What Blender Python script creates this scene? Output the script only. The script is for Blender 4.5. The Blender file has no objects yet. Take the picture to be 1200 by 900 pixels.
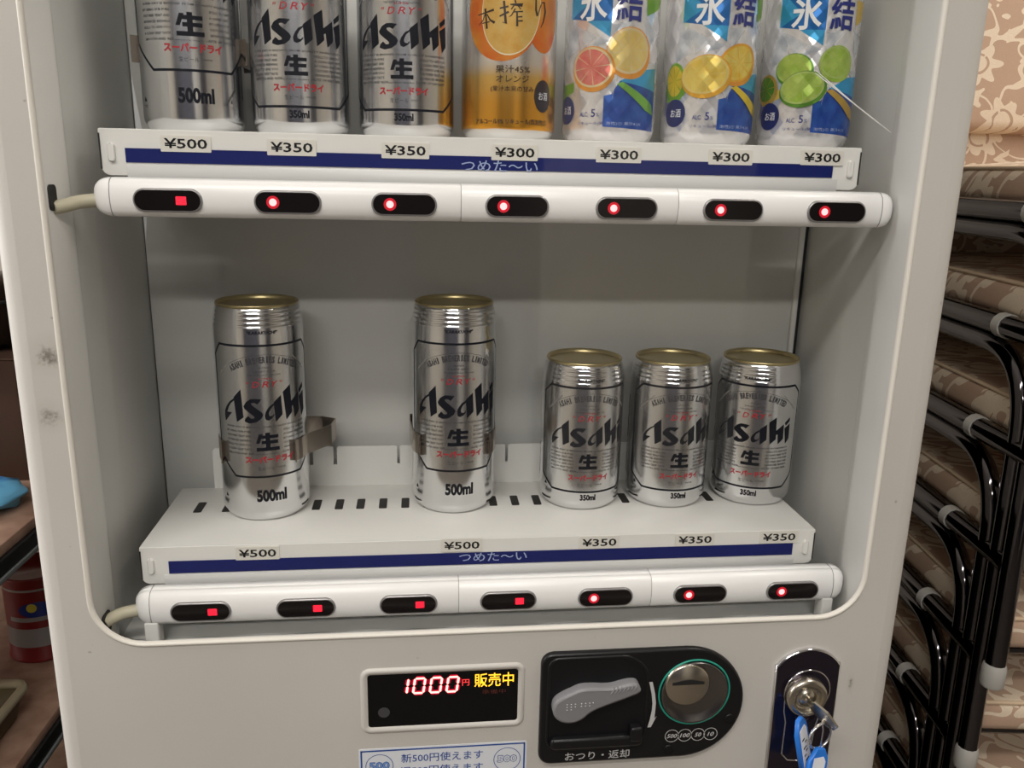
import bpy, bmesh, math, random
from mathutils import Vector, Matrix
from mathutils.geometry import tessellate_polygon
R = math.radians
pi = math.pi
random.seed(7)
scene = bpy.context.scene
COL = scene.collection
FLOOR = -1.30
# ------------------------------------------------------------------ camera
cam_d = bpy.data.cameras.new('camera'); cam = bpy.data.objects.new('camera', cam_d); COL.objects.link(cam)
cam_d.sensor_fit = 'HORIZONTAL'; cam_d.sensor_width = 36.0; cam_d.lens = 970.28 * 36.0 / 1200.0
cam_d.clip_start = 0.01
_yaw, _pitch, _roll = -0.114638, -0.251871, -0.022110
_M = Matrix.Rotation(_yaw, 3, 'Z') @ Matrix.Rotation(_pitch, 3, 'X') @ Matrix.Rotation(_roll, 3, 'Y')
_rt, _fw, _up = _M.col[0], _M.col[1], _M.col[2]
_B = Matrix((_rt, _up, -_fw)).transposed()
cam.matrix_world = Matrix.Translation((-0.06348, -0.54506, 0.02217)) @ _B.to_4x4()
scene.camera = cam
# ------------------------------------------------------------------ light and view
w = bpy.data.worlds.new('world'); scene.world = w; w.use_nodes = True
w.node_tree.nodes['Background'].inputs[0].default_value = (0.8, 0.85, 1.0, 1)
w.node_tree.nodes['Background'].inputs[1].default_value = 0.2

def area(name, loc, sx, sy, power, color, target=None):
    d = bpy.data.lights.new(name, 'AREA'); d.shape = 'RECTANGLE'; d.size = sx; d.size_y = sy
    d.energy = power; d.color = color
    o = bpy.data.objects.new(name, d); COL.objects.link(o); o.location = loc
    if target is not None:
        o.rotation_euler = (Vector(target) - Vector(loc)).to_track_quat('-Z', 'Y').to_euler()
    return o
area('overhead_area_light', (-0.45, -1.02, 1.12), 1.2, 0.16, 23, (1.0, 0.955, 0.90))
area('overhead_area_light', (0.90, -0.10, 1.12), 0.16, 1.2, 18, (1.0, 0.93, 0.84))  # added light above the chairs, placed to brighten the top backrest
area('overhead_area_light', (-0.3, -2.2, 1.12), 1.2, 0.16, 40, (1.0, 0.96, 0.91))  # added fill behind the camera, reaches in under the upper shelf
area('side_fill_light', (-1.75, 0.10, 0.45), 0.6, 0.9, 48, (1.0, 0.985, 0.985), (-.31, .0, -.1))  # added area light at the left, whitens the machine's left edge
vs = scene.view_settings
vs.view_transform = 'Standard'; vs.look = 'None'; vs.gamma = 1.0; vs.use_curve_mapping = False
vs.exposure = -0.35

# ------------------------------------------------------------------ materials
MATS = {}
def mat(name, col, rough=0.5, metal=0.0, emit=None, estr=1.0, spec=0.5, coat=0.0, build=None):
    if name in MATS: return MATS[name]
    m = bpy.data.materials.new(name); m.use_nodes = True; MATS[name] = m
    nt = m.node_tree; b = nt.nodes['Principled BSDF']
    b.inputs['Base Color'].default_value = (*col, 1); b.inputs['Roughness'].default_value = rough
    b.inputs['Metallic'].default_value = metal; b.inputs['Specular IOR Level'].default_value = spec
    b.inputs['Coat Weight'].default_value = coat
    if emit: b.inputs['Emission Color'].default_value = (*emit, 1); b.inputs['Emission Strength'].default_value = estr
    if build: build(nt, b)
    return m
def node(nt, typ, **kw):
    n = nt.nodes.new(typ)
    for k, v in kw.items():
        if k.startswith('i_'): n.inputs[k[2:].replace('_', ' ')].default_value = v
        else: setattr(n, k, v)
    return n
def mth(nt, op, a, b=None, c=None):
    n = nt.nodes.new('ShaderNodeMath'); n.operation = op
    for i, x in enumerate((a, b, c)):
        if x is None: continue
        if isinstance(x, (int, float)): n.inputs[i].default_value = x
        else: nt.links.new(x, n.inputs[i])
    return n.outputs[0]
def ramp(nt, fac, stops):
    r = nt.nodes.new('ShaderNodeValToRGB'); el = r.color_ramp.elements
    while len(el) < len(stops): el.new(0.5)
    for e, (p, c) in zip(el, stops): e.position = p; e.color = (*c, 1)
    nt.links.new(fac, r.inputs[0]); return r.outputs[0]
def mixc(nt, fac, a, b):
    n = nt.nodes.new('ShaderNodeMix'); n.data_type = 'RGBA'
    for s, x in ((n.inputs[0], fac), (n.inputs[6], a), (n.inputs[7], b)):
        if isinstance(x, (int, float)): s.default_value = x
        elif isinstance(x, tuple): s.default_value = (*x, 1)
        else: nt.links.new(x, s)
    return n.outputs[2]
def noise(nt, scale, detail=3, vec=None, rough=0.5, dist=0.0):
    n = nt.nodes.new('ShaderNodeTexNoise'); n.inputs['Scale'].default_value = scale
    n.inputs['Detail'].default_value = detail; n.inputs['Roughness'].default_value = rough; n.inputs['Distortion'].default_value = dist
    if vec is None:
        t = nt.nodes.new('ShaderNodeTexCoord'); vec = t.outputs['Object']
    nt.links.new(vec, n.inputs['Vector']); return n.outputs[0]
def bump(nt, b, h, strength=0.2, dist=0.001):
    n = nt.nodes.new('ShaderNodeBump'); n.inputs['Strength'].default_value = strength; n.inputs['Distance'].default_value = dist
    nt.links.new(h, n.inputs['Height']); nt.links.new(n.outputs[0], b.inputs['Normal'])

def b_door(nt, b):
    f = noise(nt, 900, 2); g = noise(nt, 6, 3)
    c = ramp(nt, g, [(0.3, (0.52, 0.50, 0.465)), (0.7, (0.56, 0.54, 0.505))])
    # rubbed dirt on the hinge-side strip
    t = nt.nodes.new('ShaderNodeTexCoord'); s = nt.nodes.new('ShaderNodeSeparateXYZ'); nt.links.new(t.outputs['Object'], s.inputs[0])
    def blob(x, z, rx, rz):
        dx = mth(nt, 'DIVIDE', mth(nt, 'SUBTRACT', s.outputs[0], x), rx); dz = mth(nt, 'DIVIDE', mth(nt, 'SUBTRACT', s.outputs[2], z), rz)
        return mth(nt, 'SUBTRACT', 1.0, mth(nt, 'SQRT', mth(nt, 'ADD', mth(nt, 'MULTIPLY', dx, dx), mth(nt, 'MULTIPLY', dz, dz))))
    m = mth(nt, 'MAXIMUM', mth(nt, 'MAXIMUM', blob(-.289, -.093, .016, .016), blob(-.293, -.132, .015, .013)), mth(nt, 'MAXIMUM', blob(.262, -.352, .004, .011), blob(.262, -.349, .002, .004)))
    m = mth(nt, 'MAXIMUM', m, 0.0)
    n1 = noise(nt, 420, 4, rough=0.7); n2 = noise(nt, 90, 3)
    k = mth(nt, 'MULTIPLY', m, mth(nt, 'MULTIPLY', n1, n2))
    k = ramp(nt, k, [(0.13, (0, 0, 0)), (0.30, (1, 1, 1))])
    sp = ramp(nt, noise(nt, 160, 1), [(0.80, (0, 0, 0)), (0.84, (1, 1, 1))])
    k2 = mth(nt, 'MULTIPLY', mth(nt, 'MAXIMUM', k, mth(nt, 'MULTIPLY', sp, 0.5)), 0.75)
    haze = mth(nt, 'MULTIPLY', mth(nt, 'MULTIPLY', m, n2), 0.55)
    c2 = mixc(nt, haze, c, (0.33, 0.29, 0.24)); c3 = mixc(nt, k2, c2, (0.10, 0.085, 0.07))
    nt.links.new(c3, b.inputs['Base Color']); bump(nt, b, f, 0.15, 0.0004)
def b_inner(nt, b):
    g = noise(nt, 9, 3)
    nt.links.new(ramp(nt, g, [(0.3, (0.60, 0.60, 0.58)), (0.75, (0.67, 0.665, 0.64))]), b.inputs['Base Color'])
M_door = mat('door_paint', (.6, .57, .52), .42, build=b_door)
M_rim = mat('window_gasket', (.70, .67, .61), .4)
M_inner = mat('inner_lining', (.62, .62, .6), .5, build=b_inner)
M_shelf = mat('shelf_white', (.80, .79, .76), .35)
M_strip = mat('label_strip_clear', (.70, .70, .69), .3)
M_tag = mat('price_tag_cream', (.74, .72, .66), .45)
M_black = mat('black_ink', (.010, .010, .011), .5, spec=.2)
M_blue = mat('stripe_blue', (.006, .013, .125), .5, spec=.2)
M_paleblue = mat('pale_blue_ink', (.36, .44, .68), .4)
M_bar = mat('bar_white_plastic', (.86, .86, .85), .28)
M_seam = mat('seam_grey', (.30, .29, .28), .5)
M_dark = mat('dark_slot', (.008, .008, .008), .6)
M_lens = mat('button_black', (.008, .006, .006), .18, spec=.3)
M_lensrim = mat('button_rim', (.30, .29, .29), .3, metal=.6)
M_led = mat('led_red_dot', (.9, .1, .1), .4, emit=(1.0, .30, .30), estr=3.2)
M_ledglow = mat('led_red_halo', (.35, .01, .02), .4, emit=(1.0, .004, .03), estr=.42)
def b_sq(nt, b):
    n = noise(nt, 900, 1); c = ramp(nt, n, [(.35, (.75, .0, .02)), (.65, (1, .03, .06))]); nt.links.new(c, b.inputs['Emission Color'])
M_sold = mat('led_red_panel', (.6, .01, .03), .4, emit=(1, .01, .04), estr=1.3, build=b_sq)
M_cable = mat('cable_beige', (.46, .43, .32), .5)
M_can = mat('can_aluminium', (.76, .765, .775), .16, metal=1)
M_canmatte = mat('can_matte_silver', (.72, .725, .73), .22, metal=1)
M_gold = mat('lid_gold', (.55, .46, .24), .36, metal=1)
M_navyink = mat('navy_ink', (.008, .009, .014), .5, spec=.15)
M_redink = mat('red_ink', (.42, .018, .03), .4)
M_steel = mat('clip_steel', (.46, .40, .34), .24, metal=1)
M_blackpl = mat('black_plastic', (.007, .007, .008), .30, spec=.35)
M_blackmt = mat('black_recess', (.005, .005, .006), .45, spec=.3)
M_lever = mat('lever_grey', (.20, .20, .21), .42)
M_greyink = mat('grey_ink', (.48, .48, .48), .5)
M_green = mat('ring_green', (.02, .30, .22), .4)
M_chrome = mat('chrome', (.72, .72, .74), .10, metal=1)
M_nickel = mat('nickel', (.55, .51, .43), .26, metal=1)
M_dishdark = mat('dish_dark_metal', (.22, .21, .21), .25, metal=1)
M_lockdark = mat('lock_plate_dark_chrome', (.06, .05, .075), .13, metal=.9)
M_digit = mat('led_digit', (.9, .2, .2), .4, emit=(1.0, .42, .36), estr=3.0)
M_digitglow = mat('led_digit_halo', (.3, .0, .02), .4, emit=(1.0, .0, .04), estr=.45)
M_redlit = mat('led_red_text', (.6, .02, .02), .4, emit=(1, .06, .06), estr=1.2)
M_amber = mat('led_amber_text', (.9, .5, .05), .4, emit=(1.0, .48, .02), estr=1.9)
M_dimred = mat('led_off_red', (.09, .02, .015), .4)
M_screen = mat('display_black', (.003, .003, .004), .12, spec=.3)
M_irgrey = mat('sensor_grey', (.05, .05, .055), .4)
M_sticker = mat('sticker_white', (.68, .71, .76), .4)
M_stblue = mat('sticker_blue', (.02, .07, .30), .4)
M_stpale = mat('sticker_pale_blue', (.15, .30, .62), .4)
M_keyblue = mat('tag_blue_plastic', (.02, .17, .62), .25)
M_card = mat('tag_card', (.70, .72, .78), .6)

def b_glass(nt, b):
    out = nt.nodes['Material Output']; tr = nt.nodes.new('ShaderNodeBsdfTransparent'); gl = nt.nodes.new('ShaderNodeBsdfGlossy')
    tr.inputs[0].default_value = (.996, .998, .996, 1); gl.inputs['Roughness'].default_value = .03; gl.inputs[0].default_value = (.9, .9, .9, 1)
    lw = nt.nodes.new('ShaderNodeLayerWeight'); lw.inputs[0].default_value = .5      # Schlick, the same from both faces of the sheet
    fac = mth(nt, 'MULTIPLY_ADD', mth(nt, 'POWER', lw.outputs['Facing'], 5.0), .9, .022)
    mx = nt.nodes.new('ShaderNodeMixShader'); nt.links.new(fac, mx.inputs[0]); nt.links.new(tr.outputs[0], mx.inputs[1]); nt.links.new(gl.outputs[0], mx.inputs[2])
    nt.links.new(mx.outputs[0], out.inputs[0])
M_glass = mat('acrylic', (1, 1, 1), build=b_glass)

# ------------------------------------------------------------------ mesh collector
class MB:
    def __init__(s): s.v = []; s.f = []; s.m = []; s.sm = []
    def add(s, vs, fs, mi=0, smooth=False):
        o = len(s.v); s.v += [tuple(p) for p in vs]
        for f in fs: s.f.append(tuple(i + o for i in f)); s.m.append(mi); s.sm.append(smooth)
    def bm(s, bm, mi=0, smooth=False, M=None):
        bm.verts.index_update(); vs = [(M @ v.co if M else v.co) for v in bm.verts]
        s.add(vs, [[v.index for v in f.verts] for f in bm.faces], mi, smooth); bm.free()
    def box(s, a, b, mi=0, bev=0, seg=2, M=None, smooth=False):
        bm = bmesh.new(); bmesh.ops.create_cube(bm, size=1)
        for v in bm.verts: v.co = Vector([(a[i] + b[i]) / 2 + v.co[i] * (b[i] - a[i]) for i in range(3)])
        if bev: bmesh.ops.bevel(bm, geom=bm.edges[:], offset=bev, segments=seg, profile=.5, affect='EDGES'); smooth = True
        s.bm(bm, mi, smooth, M)
    def loft(s, loops, mi=0, closed=True, cap0=False, cap1=False, smooth=True):
        n = len(loops[0]); vs = [p for l in loops for p in l]; fs = []
        for i in range(len(loops) - 1):
            for j in range(n if closed else n - 1):
                k = (j + 1) % n; fs.append((i * n + j, i * n + k, (i + 1) * n + k, (i + 1) * n + j))
        s.add(vs, fs, mi, smooth)
        if cap0: s.add(loops[0], [tuple(range(n))[::-1]], mi, False)
        if cap1: s.add(loops[-1], [tuple(range(n))], mi, False)
    def lathe(s, prof, n=48, mi=0, M=None, smooth=True, caps=True):
        loops = []
        for r, z in prof:
            l = [Vector((r * math.cos(2 * pi * k / n), r * math.sin(2 * pi * k / n), z)) for k in range(n)]
            loops.append([M @ p for p in l] if M else l)
        s.loft(loops, mi, True, caps and prof[0][0] > 1e-6, caps and prof[-1][0] > 1e-6, smooth)
    def tube(s, pts, r, n=12, mi=0, caps=True, flat=1.0, refv=(0, 0, 1)):
        pts = [Vector(p) for p in pts]; loops = []; nrm = None
        for i, p in enumerate(pts):
            t = (pts[min(i + 1, len(pts) - 1)] - pts[max(i - 1, 0)]).normalized()
            if nrm is None:
                nrm = Vector(refv); nrm = nrm - t * nrm.dot(t)
                if nrm.length < 1e-4: nrm = Vector((1, 0, 0)) - t * t.x
                nrm.normalize()
            else: nrm = (nrm - t * nrm.dot(t)).normalized()
            bn = t.cross(nrm); rr = r[i] if isinstance(r, (list, tuple)) else r
            loops.append([p + (nrm * math.cos(2 * pi * k / n) + bn * math.sin(2 * pi * k / n) * flat) * rr for k in range(n)])
        s.loft(loops, mi, True, caps, caps)
    def torus(s, R_, r, n=40, m=10, mi=0, M=None):
        loops = []
        for i in range(n):
            a = 2 * pi * i / n
            loops.append([Vector(((R_ + r * math.cos(2 * pi * j / m)) * math.cos(a), (R_ + r * math.cos(2 * pi * j / m)) * math.sin(a), r * math.sin(2 * pi * j / m))) for j in range(m)])
        loops.append(loops[0])
        if M: loops = [[M @ p for p in l] for l in loops]
        s.loft(loops, mi, True)
    def prism(s, poly, y0, y1, mi=0, holes=(), bev=0.0, mi_side=None):
        """poly: (x,z) counter-clockwise seen from -y; front at y0, back at y1"""
        ms = mi if mi_side is None else mi_side
        lists = [[Vector((p[0], p[1], 0)) for p in q] for q in [poly] + list(holes)]
        tris = tessellate_polygon(lists); flat = [p for l in lists for p in l]
        def fix(t):
            a, b_, c = (flat[i] for i in t); return t if (b_ - a).cross(c - a).z > 0 else t[::-1]
        if bev and not holes:
            inn = offset_poly(poly, -bev); inn3 = [Vector((p[0], p[1], 0)) for p in inn]
            s.add([(p.x, y0, p.y) for p in inn3], [fix(t) for t in tris], mi)
            s.loft([[(p[0], y1, p[1]) for p in poly], [(p[0], y0 + bev, p[1]) for p in poly], [(p[0], y0 + bev * .3, p[1]) for p in offset_poly(poly, -bev * .3)], [(p[0], y0, p[1]) for p in inn]], ms, True, smooth=True)
        else:
            s.add([(p.x, y0, p.y) for p in flat], [fix(t) for t in tris], mi)
            for q in lists:
                s.loft([[(p.x, y1, p.y) for p in q], [(p.x, y0, p.y) for p in q]], ms, True, smooth=False)
        s.add([(p.x, y1, p.y) for p in flat], [fix(t)[::-1] for t in tris], ms)
    def flat2d(s, vs, fs, M, mi=0):
        s.add([M(p) for p in vs], fs, mi)
    def build(s, name, mats, parent=None, label=None, loc=None, autosm=None, weld=False):
        me = bpy.data.meshes.new(name); me.from_pydata(s.v, [], s.f)
        for m in (mats if isinstance(mats, (list, tuple)) else [mats]): me.materials.append(m)
        me.polygons.foreach_set('material_index', s.m); me.polygons.foreach_set('use_smooth', s.sm); me.update()
        o = bpy.data.objects.new(name, me); COL.objects.link(o)
        if parent: attach(o, parent)
        if label: o['label'] = label
        return o
def offset_poly(poly, d):
    n = len(poly); out = []
    for i in range(n):
        p0, p, p1 = Vector(poly[i - 1]), Vector(poly[i]), Vector(poly[(i + 1) % n])
        a = (p - p0); b = (p1 - p)
        if a.length < 1e-9: a = b
        if b.length < 1e-9: b = a
        a.normalize(); b.normalize(); na = Vector((a.y, -a.x)); nb = Vector((b.y, -b.x)); h = na + nb
        h = h / max(h.length_squared, .3) * 2 if h.length > 1e-6 else na
        out.append(tuple(p + h * d))
    return out
WORLD_PARENTED = {}
def attach(o, parent):
    """children are modelled in the same space as their thing's parts; things flagged 'world' are modelled in world space"""
    o.parent = parent
    if parent.get('_w'):
        top = parent
        o.matrix_parent_inverse = Matrix.Translation(-Vector(parent['_w']))
def thing(name, label, cat, loc=(0, 0, 0), rotz=0, group=None, world=False):
    o = bpy.data.objects.new(name, None); COL.objects.link(o); o.empty_display_size = .05
    o.location = loc; o.rotation_euler = (0, 0, rotz); o['label'] = label; o['category'] = cat
    if group: o['group'] = group
    if world: o['_w'] = list(loc)
    return o
def tag(o, label, cat, group=None):
    o['label'] = label; o['category'] = cat
    if group: o['group'] = group
    return o
def struct(o): o['kind'] = 'structure'; return o
def dup(o, parent=None):
    c = o.copy(); COL.objects.link(c)
    if parent is not None: c.parent = parent
    for ch in list(o.children): dup(ch, c)
    return c
# 2D outlines (x right, z up)
def rrect(x0, x1, z0, z1, r, n=6):
    if not isinstance(r, (list, tuple)): r = [r] * 4          # bl, br, tr, tl
    out = []
    for (cx, cz, a0, rr) in ((x0 + r[0], z0 + r[0], 180, r[0]), (x1 - r[1], z0 + r[1], 270, r[1]), (x1 - r[2], z1 - r[2], 0, r[2]), (x0 + r[3], z1 - r[3], 90, r[3])):
        for k in range(n + 1):
            a = R(a0 + 90 * k / n); out.append((cx + rr * math.cos(a), cz + rr * math.sin(a)))
    return out
def ell(cx, cz, rx, rz, n=32, rot=0):
    c, s_ = math.cos(rot), math.sin(rot)
    return [(cx + rx * math.cos(2 * pi * k / n) * c - rz * math.sin(2 * pi * k / n) * s_, cz + rx * math.cos(2 * pi * k / n) * s_ + rz * math.sin(2 * pi * k / n) * c) for k in range(n)]
_TX = {}
def text2d(s, bold=0.0, shear=0.0, res=2):
    key = (s, bold, shear, res)
    if key not in _TX:
        cu = bpy.data.curves.new('lettering', 'FONT'); cu.body = s; cu.size = 1; cu.offset = bold; cu.shear = shear; cu.resolution_u = res
        cu.fill_mode = 'BOTH'
        ob = bpy.data.objects.new('lettering', cu); COL.objects.link(ob)
        dg = bpy.context.evaluated_depsgraph_get(); me = bpy.data.meshes.new_from_object(ob.evaluated_get(dg))
        vs = [(v.co.x, v.co.y) for v in me.vertices]; fs = []
        for p in me.polygons:
            t = tuple(p.vertices)
            a, b, c = vs[t[0]], vs[t[1]], vs[t[2]]
            fs.append(t if (b[0] - a[0]) * (c[1] - a[1]) - (b[1] - a[1]) * (c[0] - a[0]) > 0 else t[::-1])
        bpy.data.objects.remove(ob); bpy.data.curves.remove(cu); bpy.data.meshes.remove(me)
        _TX[key] = (vs, fs)
    return _TX[key]
def fit(vf, cx, cy, w=None, h=None):
    vs, fs = vf
    if not vs: return [], []
    x0, x1 = min(p[0] for p in vs), max(p[0] for p in vs); y0, y1 = min(p[1] for p in vs), max(p[1] for p in vs)
    sx = w / (x1 - x0) if w else None; sy = h / (y1 - y0) if h else None
    sx = sx or sy; sy = sy or sx
    return [((p[0] - (x0 + x1) / 2) * sx + cx, (p[1] - (y0 + y1) / 2) * sy + cy) for p in vs], fs
def polymesh(poly):
    l = [Vector((p[0], p[1], 0)) for p in poly]; tr = tessellate_polygon([l]); fs = []
    for t in tr:
        a, b, c = (l[i] for i in t); fs.append(tuple(t) if (b - a).cross(c - a).z > 0 else tuple(t)[::-1])
    return [tuple(p) for p in poly], fs
def ringmesh(outer, inner):
    n = len(outer); return list(outer) + list(inner), [(j, (j + 1) % n, n + (j + 1) % n, n + j) for j in range(n)]
FRONT = lambda y: (lambda p: (p[0], y, p[1]))

# ================================================================== the room
def b_floor(nt, b):
    nt.links.new(ramp(nt, noise(nt, 14, 4), [(.3, (.10, .085, .07)), (.7, (.15, .125, .10))]), b.inputs['Base Color'])
def b_wall(nt, b):
    nt.links.new(ramp(nt, noise(nt, 5, 3), [(.3, (.62, .57, .49)), (.7, (.67, .62, .54))]), b.inputs['Base Color'])
M_floor = mat('floor_carpet', (.2, .17, .15), .9, build=b_floor)
M_wall = mat('wall_paper', (.6, .56, .5), .8, build=b_wall)
M_ceil = mat('ceiling_board', (.70, .69, .66), .9)
X0, X1, Y0, Y1, CEIL = -1.9, 2.6, -3.2, 1.9, 1.15
def slab(name, a, b, m):
    k = MB(); k.box(a, b); o = k.build(name, m); return struct(o)
slab('floor', (X0 - .1, Y0 - .1, FLOOR - .1), (X1 + .1, Y1 + .1, FLOOR), M_floor)
slab('ceiling', (X0 - .1, Y0 - .1, CEIL), (X1 + .1, Y1 + .1, CEIL + .1), M_ceil)
slab('wall_left', (X0 - .1, Y0, FLOOR), (X0, Y1, CEIL), M_wall)
slab('wall_right', (X1, Y0, FLOOR), (X1 + .1, Y1, CEIL), M_wall)
slab('wall_back', (X0 - .1, Y1, FLOOR), (X1 + .1, Y1 + .1, CEIL), M_wall)
slab('wall_front', (X0 - .1, Y0 - .1, FLOOR), (X1 + .1, Y0, CEIL), mat('wall_dark_reflection', (.055, .055, .075), .6))  # unseen wall, toned dark to put dark bands in the can reflections

# unseen pale door added opposite the machine for bright streaks in the cans
M_reflector = mat('reflector_paint', (.66, .64, .60), .5)
k = MB(); k.box((.55, Y0, FLOOR), (1.40, Y0 + .035, FLOOR + 2.02), bev=.004); d1 = struct(k.build('reflector_door', M_reflector))
k = MB(); k.box((.49, Y0, FLOOR), (.55, Y0 + .05, FLOOR + 2.08)); k.box((1.40, Y0, FLOOR), (1.46, Y0 + .05, FLOOR + 2.08)); k.box((.55, Y0, FLOOR + 2.02), (1.40, Y0 + .05, FLOOR + 2.08)); k.build('reflector_frame', M_reflector, d1)
k = MB(); k.tube([(.62, Y0 + .034, FLOOR + 1.0), (.62, Y0 + .08, FLOOR + 1.0), (.74, Y0 + .08, FLOOR + 1.0)], .009, 12); k.build('reflector_handle', M_chrome, d1)

# ================================================================== vending machine
YF = -0.022                                     # door face
WX0, WX1, WZ0, WZ1, WR = -0.281, 0.2608, -0.2928, 0.36, 0.032
WFL = WZ0 - .020                                 # floor of the recess, lower than the window edge
OX0, OX1, OZ0, OZ1 = -0.3145, 0.2963, FLOOR + .04, 0.50
vm = thing('vending_machine', 'off-white drink vending machine with two lit rows of canned drinks behind a window', 'vending machine', (-.01, .2, FLOOR), world=True)
def rl(d, y, r=None, n=10):                     # window loop grown by d
    return [(p[0], y, p[1]) for p in rrect(WX0 - d, WX1 + d, WZ0 - d, WZ1 + d, max(WR + d if r is None else r, .002), n)]
def ol(d, y, r, n=10):
    return [(p[0], y, p[1]) for p in rrect(OX0 + d, OX1 - d, OZ0 + d, OZ1 - d, r, n)]
k = MB()
prof = [(.014, YF), (.010, YF + .0006), (.006, YF + .002), (.003, YF + .0046), (.001, YF + .0085), (0, YF + .014), (0, .05)]
k.loft([rl(.0024, YF), ol(.0143, YF, .012)], 0, smooth=False)
k.loft([ol(d, y, .012) for d, y in [(.0143, YF)] + prof[1:]], 0)
k.build('door', M_door, vm)
k = MB()                                         # gasket bead round the window and its inward lip
k.loft([rl(.0030, YF + .001), rl(.0028, YF - .0006), rl(.0020, YF - .0013), rl(.0008, YF - .0011), rl(0, YF + .0002), rl(0, YF + .0022)], 0)
k.build('window_gasket', M_rim, vm)
# the cabinet is hollow in front: five slabs instead of one block
k = MB()
k.box((OX0 + .003, .048, FLOOR), (WX0 - .004, .60, OZ1 - .006), bev=.003)
k.box((WX1 + .018, .048, FLOOR), (OX1 - .003, .60, OZ1 - .006), bev=.003)
k.box((OX0 + .003, .20, FLOOR), (OX1 - .003, .60, OZ1 - .006), bev=.003)
k.box((OX0 + .003, .048, FLOOR), (OX1 - .003, .60, WFL - .0085), bev=.003)
k.box((OX0 + .003, .048, WZ1 + .012), (OX1 - .003, .60, OZ1 - .006), bev=.003)
k.build('cabinet', M_door, vm)
BY = 0.150                                       # inner back panel
def panel(name, a, b, bev=.0008):
    k = MB(); k.box(a, b, bev=bev, seg=1); return k.build(name, M_inner, vm)
panel('inner_back_panel', (WX0 + .0005, BY, WFL), (.2685, BY + .006, WZ1))
panel('inner_side_panel', (WX0 - .004, YF + .0012, WFL - .003), (WX0, BY + .02, WZ1))
k = MB(); k.loft([[(WX1 + .0001, YF + .0012, z), (WX1 + .0035, YF + .0012, z), (.2785, BY + .02, z), (.2748, BY + .02, z)] for z in (WFL - .003, WZ1)], 0, True, True, True, smooth=False); k.build('inner_side_panel', M_inner, vm)
panel('inner_floor', (WX0 - .003, YF + .001, WFL - .008), (.2784, BY + .02, WFL))
panel('inner_ceiling', (WX0 - .003, YF + .0012, WZ1), (.2784, BY + .02, WZ1 + .008))
# dark gap and flange at the right edge of the back panel
k = MB(); k.box((.2686, BY + .003, WZ0), (.2744, BY + .006, WZ1)); k.build('panel_gap', M_dark, vm)
k = MB(); k.box((.2635, BY - .0035, WZ0), (.2684, BY + .001, WZ1), bev=.0012); k.build('panel_flange', M_inner, vm)
k = MB(); k.lathe([(0, .003), (.004, .0026), (.0048, 0)], 20, M=Matrix.Translation((.2745, .125, -.022)) @ Matrix.Rotation(R(-90), 4, 'Y') @ Matrix.Scale(1.6, 4, (1, 0, 0))); k.build('side_button', M_shelf, vm)
# pane
k = MB(); k.box((WX0 + .0005, .0150, WFL), (WX1 - .0005, .0165, WZ1 - .0005)); pane = k.build('acrylic_pane', M_glass, vm)
# two thin tapering pale lines on the face of the acrylic
M_streak = mat('streak_white', (.85, .85, .83), .5)
k = MB()
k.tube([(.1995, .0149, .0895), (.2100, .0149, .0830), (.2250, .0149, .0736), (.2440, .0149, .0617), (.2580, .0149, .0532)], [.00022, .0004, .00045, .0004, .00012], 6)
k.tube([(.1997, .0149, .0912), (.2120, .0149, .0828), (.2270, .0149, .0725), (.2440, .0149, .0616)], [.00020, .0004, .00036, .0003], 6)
k.build('pale_streak', M_streak, pane, 'two thin pale lines on the acrylic')

# ---- display shelves
SX0, SX1, SY, SB = -.2632, .2428, .022, .136
def shelf(zt, prices, stripe, slots, ztxt):
    zb = zt - .029
    k = MB()
    k.box((SX0, SY + .0012, zt - .0016), (SX1, SB, zt), bev=.0006, seg=1)                       # tray top
    front = rrect(SX0, SX1, zb, zt, [.006, .006, .0012, .0012], 4)
    k.prism(front, SY, SY + .0016, bev=.0005)
    k.box((SX0, SY + .001, zb + .005), (SX0 + .0012, SB, zt - .001)); k.box((SX1 - .0012, SY + .001, zb + .005), (SX1, SB, zt - .001))
    o = k.build('display_shelf', M_shelf, vm)
    k = MB(); k.box((SX0 + .016, SY - .0010, zb - .008), (SX1 - .016, SY + .0003, zb + .0075), bev=.0004, seg=1); k.build('label_strip', M_strip, o)
    k = MB(); k.box((stripe[0], SY - .0006, stripe[2]), (stripe[1], SY + .0002, stripe[3])); k.build('blue_stripe', M_blue, o)
    k = MB(); v, f = fit(text2d('つめた〜い', .004), -.0096, ztxt, w=.051, h=.0072); k.flat2d(v, f, FRONT(SY - .00075)); k.build('stripe_lettering', M_paleblue, o)
    for sx in (SX0 + .0075, SX1 - .0075):
        k = MB(); k.prism(rrect(sx - .0022, sx + .0022, zt - .0205, zt - .0085, .0022, 5), SY - .0022, SY + .001, bev=.0008); k.build('end_tab', M_shelf, o)
        e = -1 if sx < 0 else 1
        k = MB(); k.box((sx + e * .0065, SY - .0006, zt - .025), (sx + e * .0073, SY + .0002, zt - .003)); k.build('edge_line', M_dark, o)
    for x, z, txt in prices:
        k = MB(); k.prism(rrect(x - .0155, x + .0155, z - .0052, z + .0048, .0004, 1), SY - .0010, SY + .0001)
        v, f = fit(text2d(txt, .018), x, z, w=.0265, h=.0062); k.flat2d(v, f, FRONT(SY - .00115), 1)
        k.build('price_tag', [M_tag, M_black], o, 'cream price tag reading ' + txt)
    for x in slots:
        k = MB(); k.prism(rrect(x - .0032, x + .0032, .083, .1035, .0012, 3), 0, .001)
        k.v = [(a, c, zt + .00025 - b * .9) for a, b, c in k.v]; k.f = [f[::-1] for f in k.f]
        k.build('vent_slot', M_dark, o)
    return o
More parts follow.
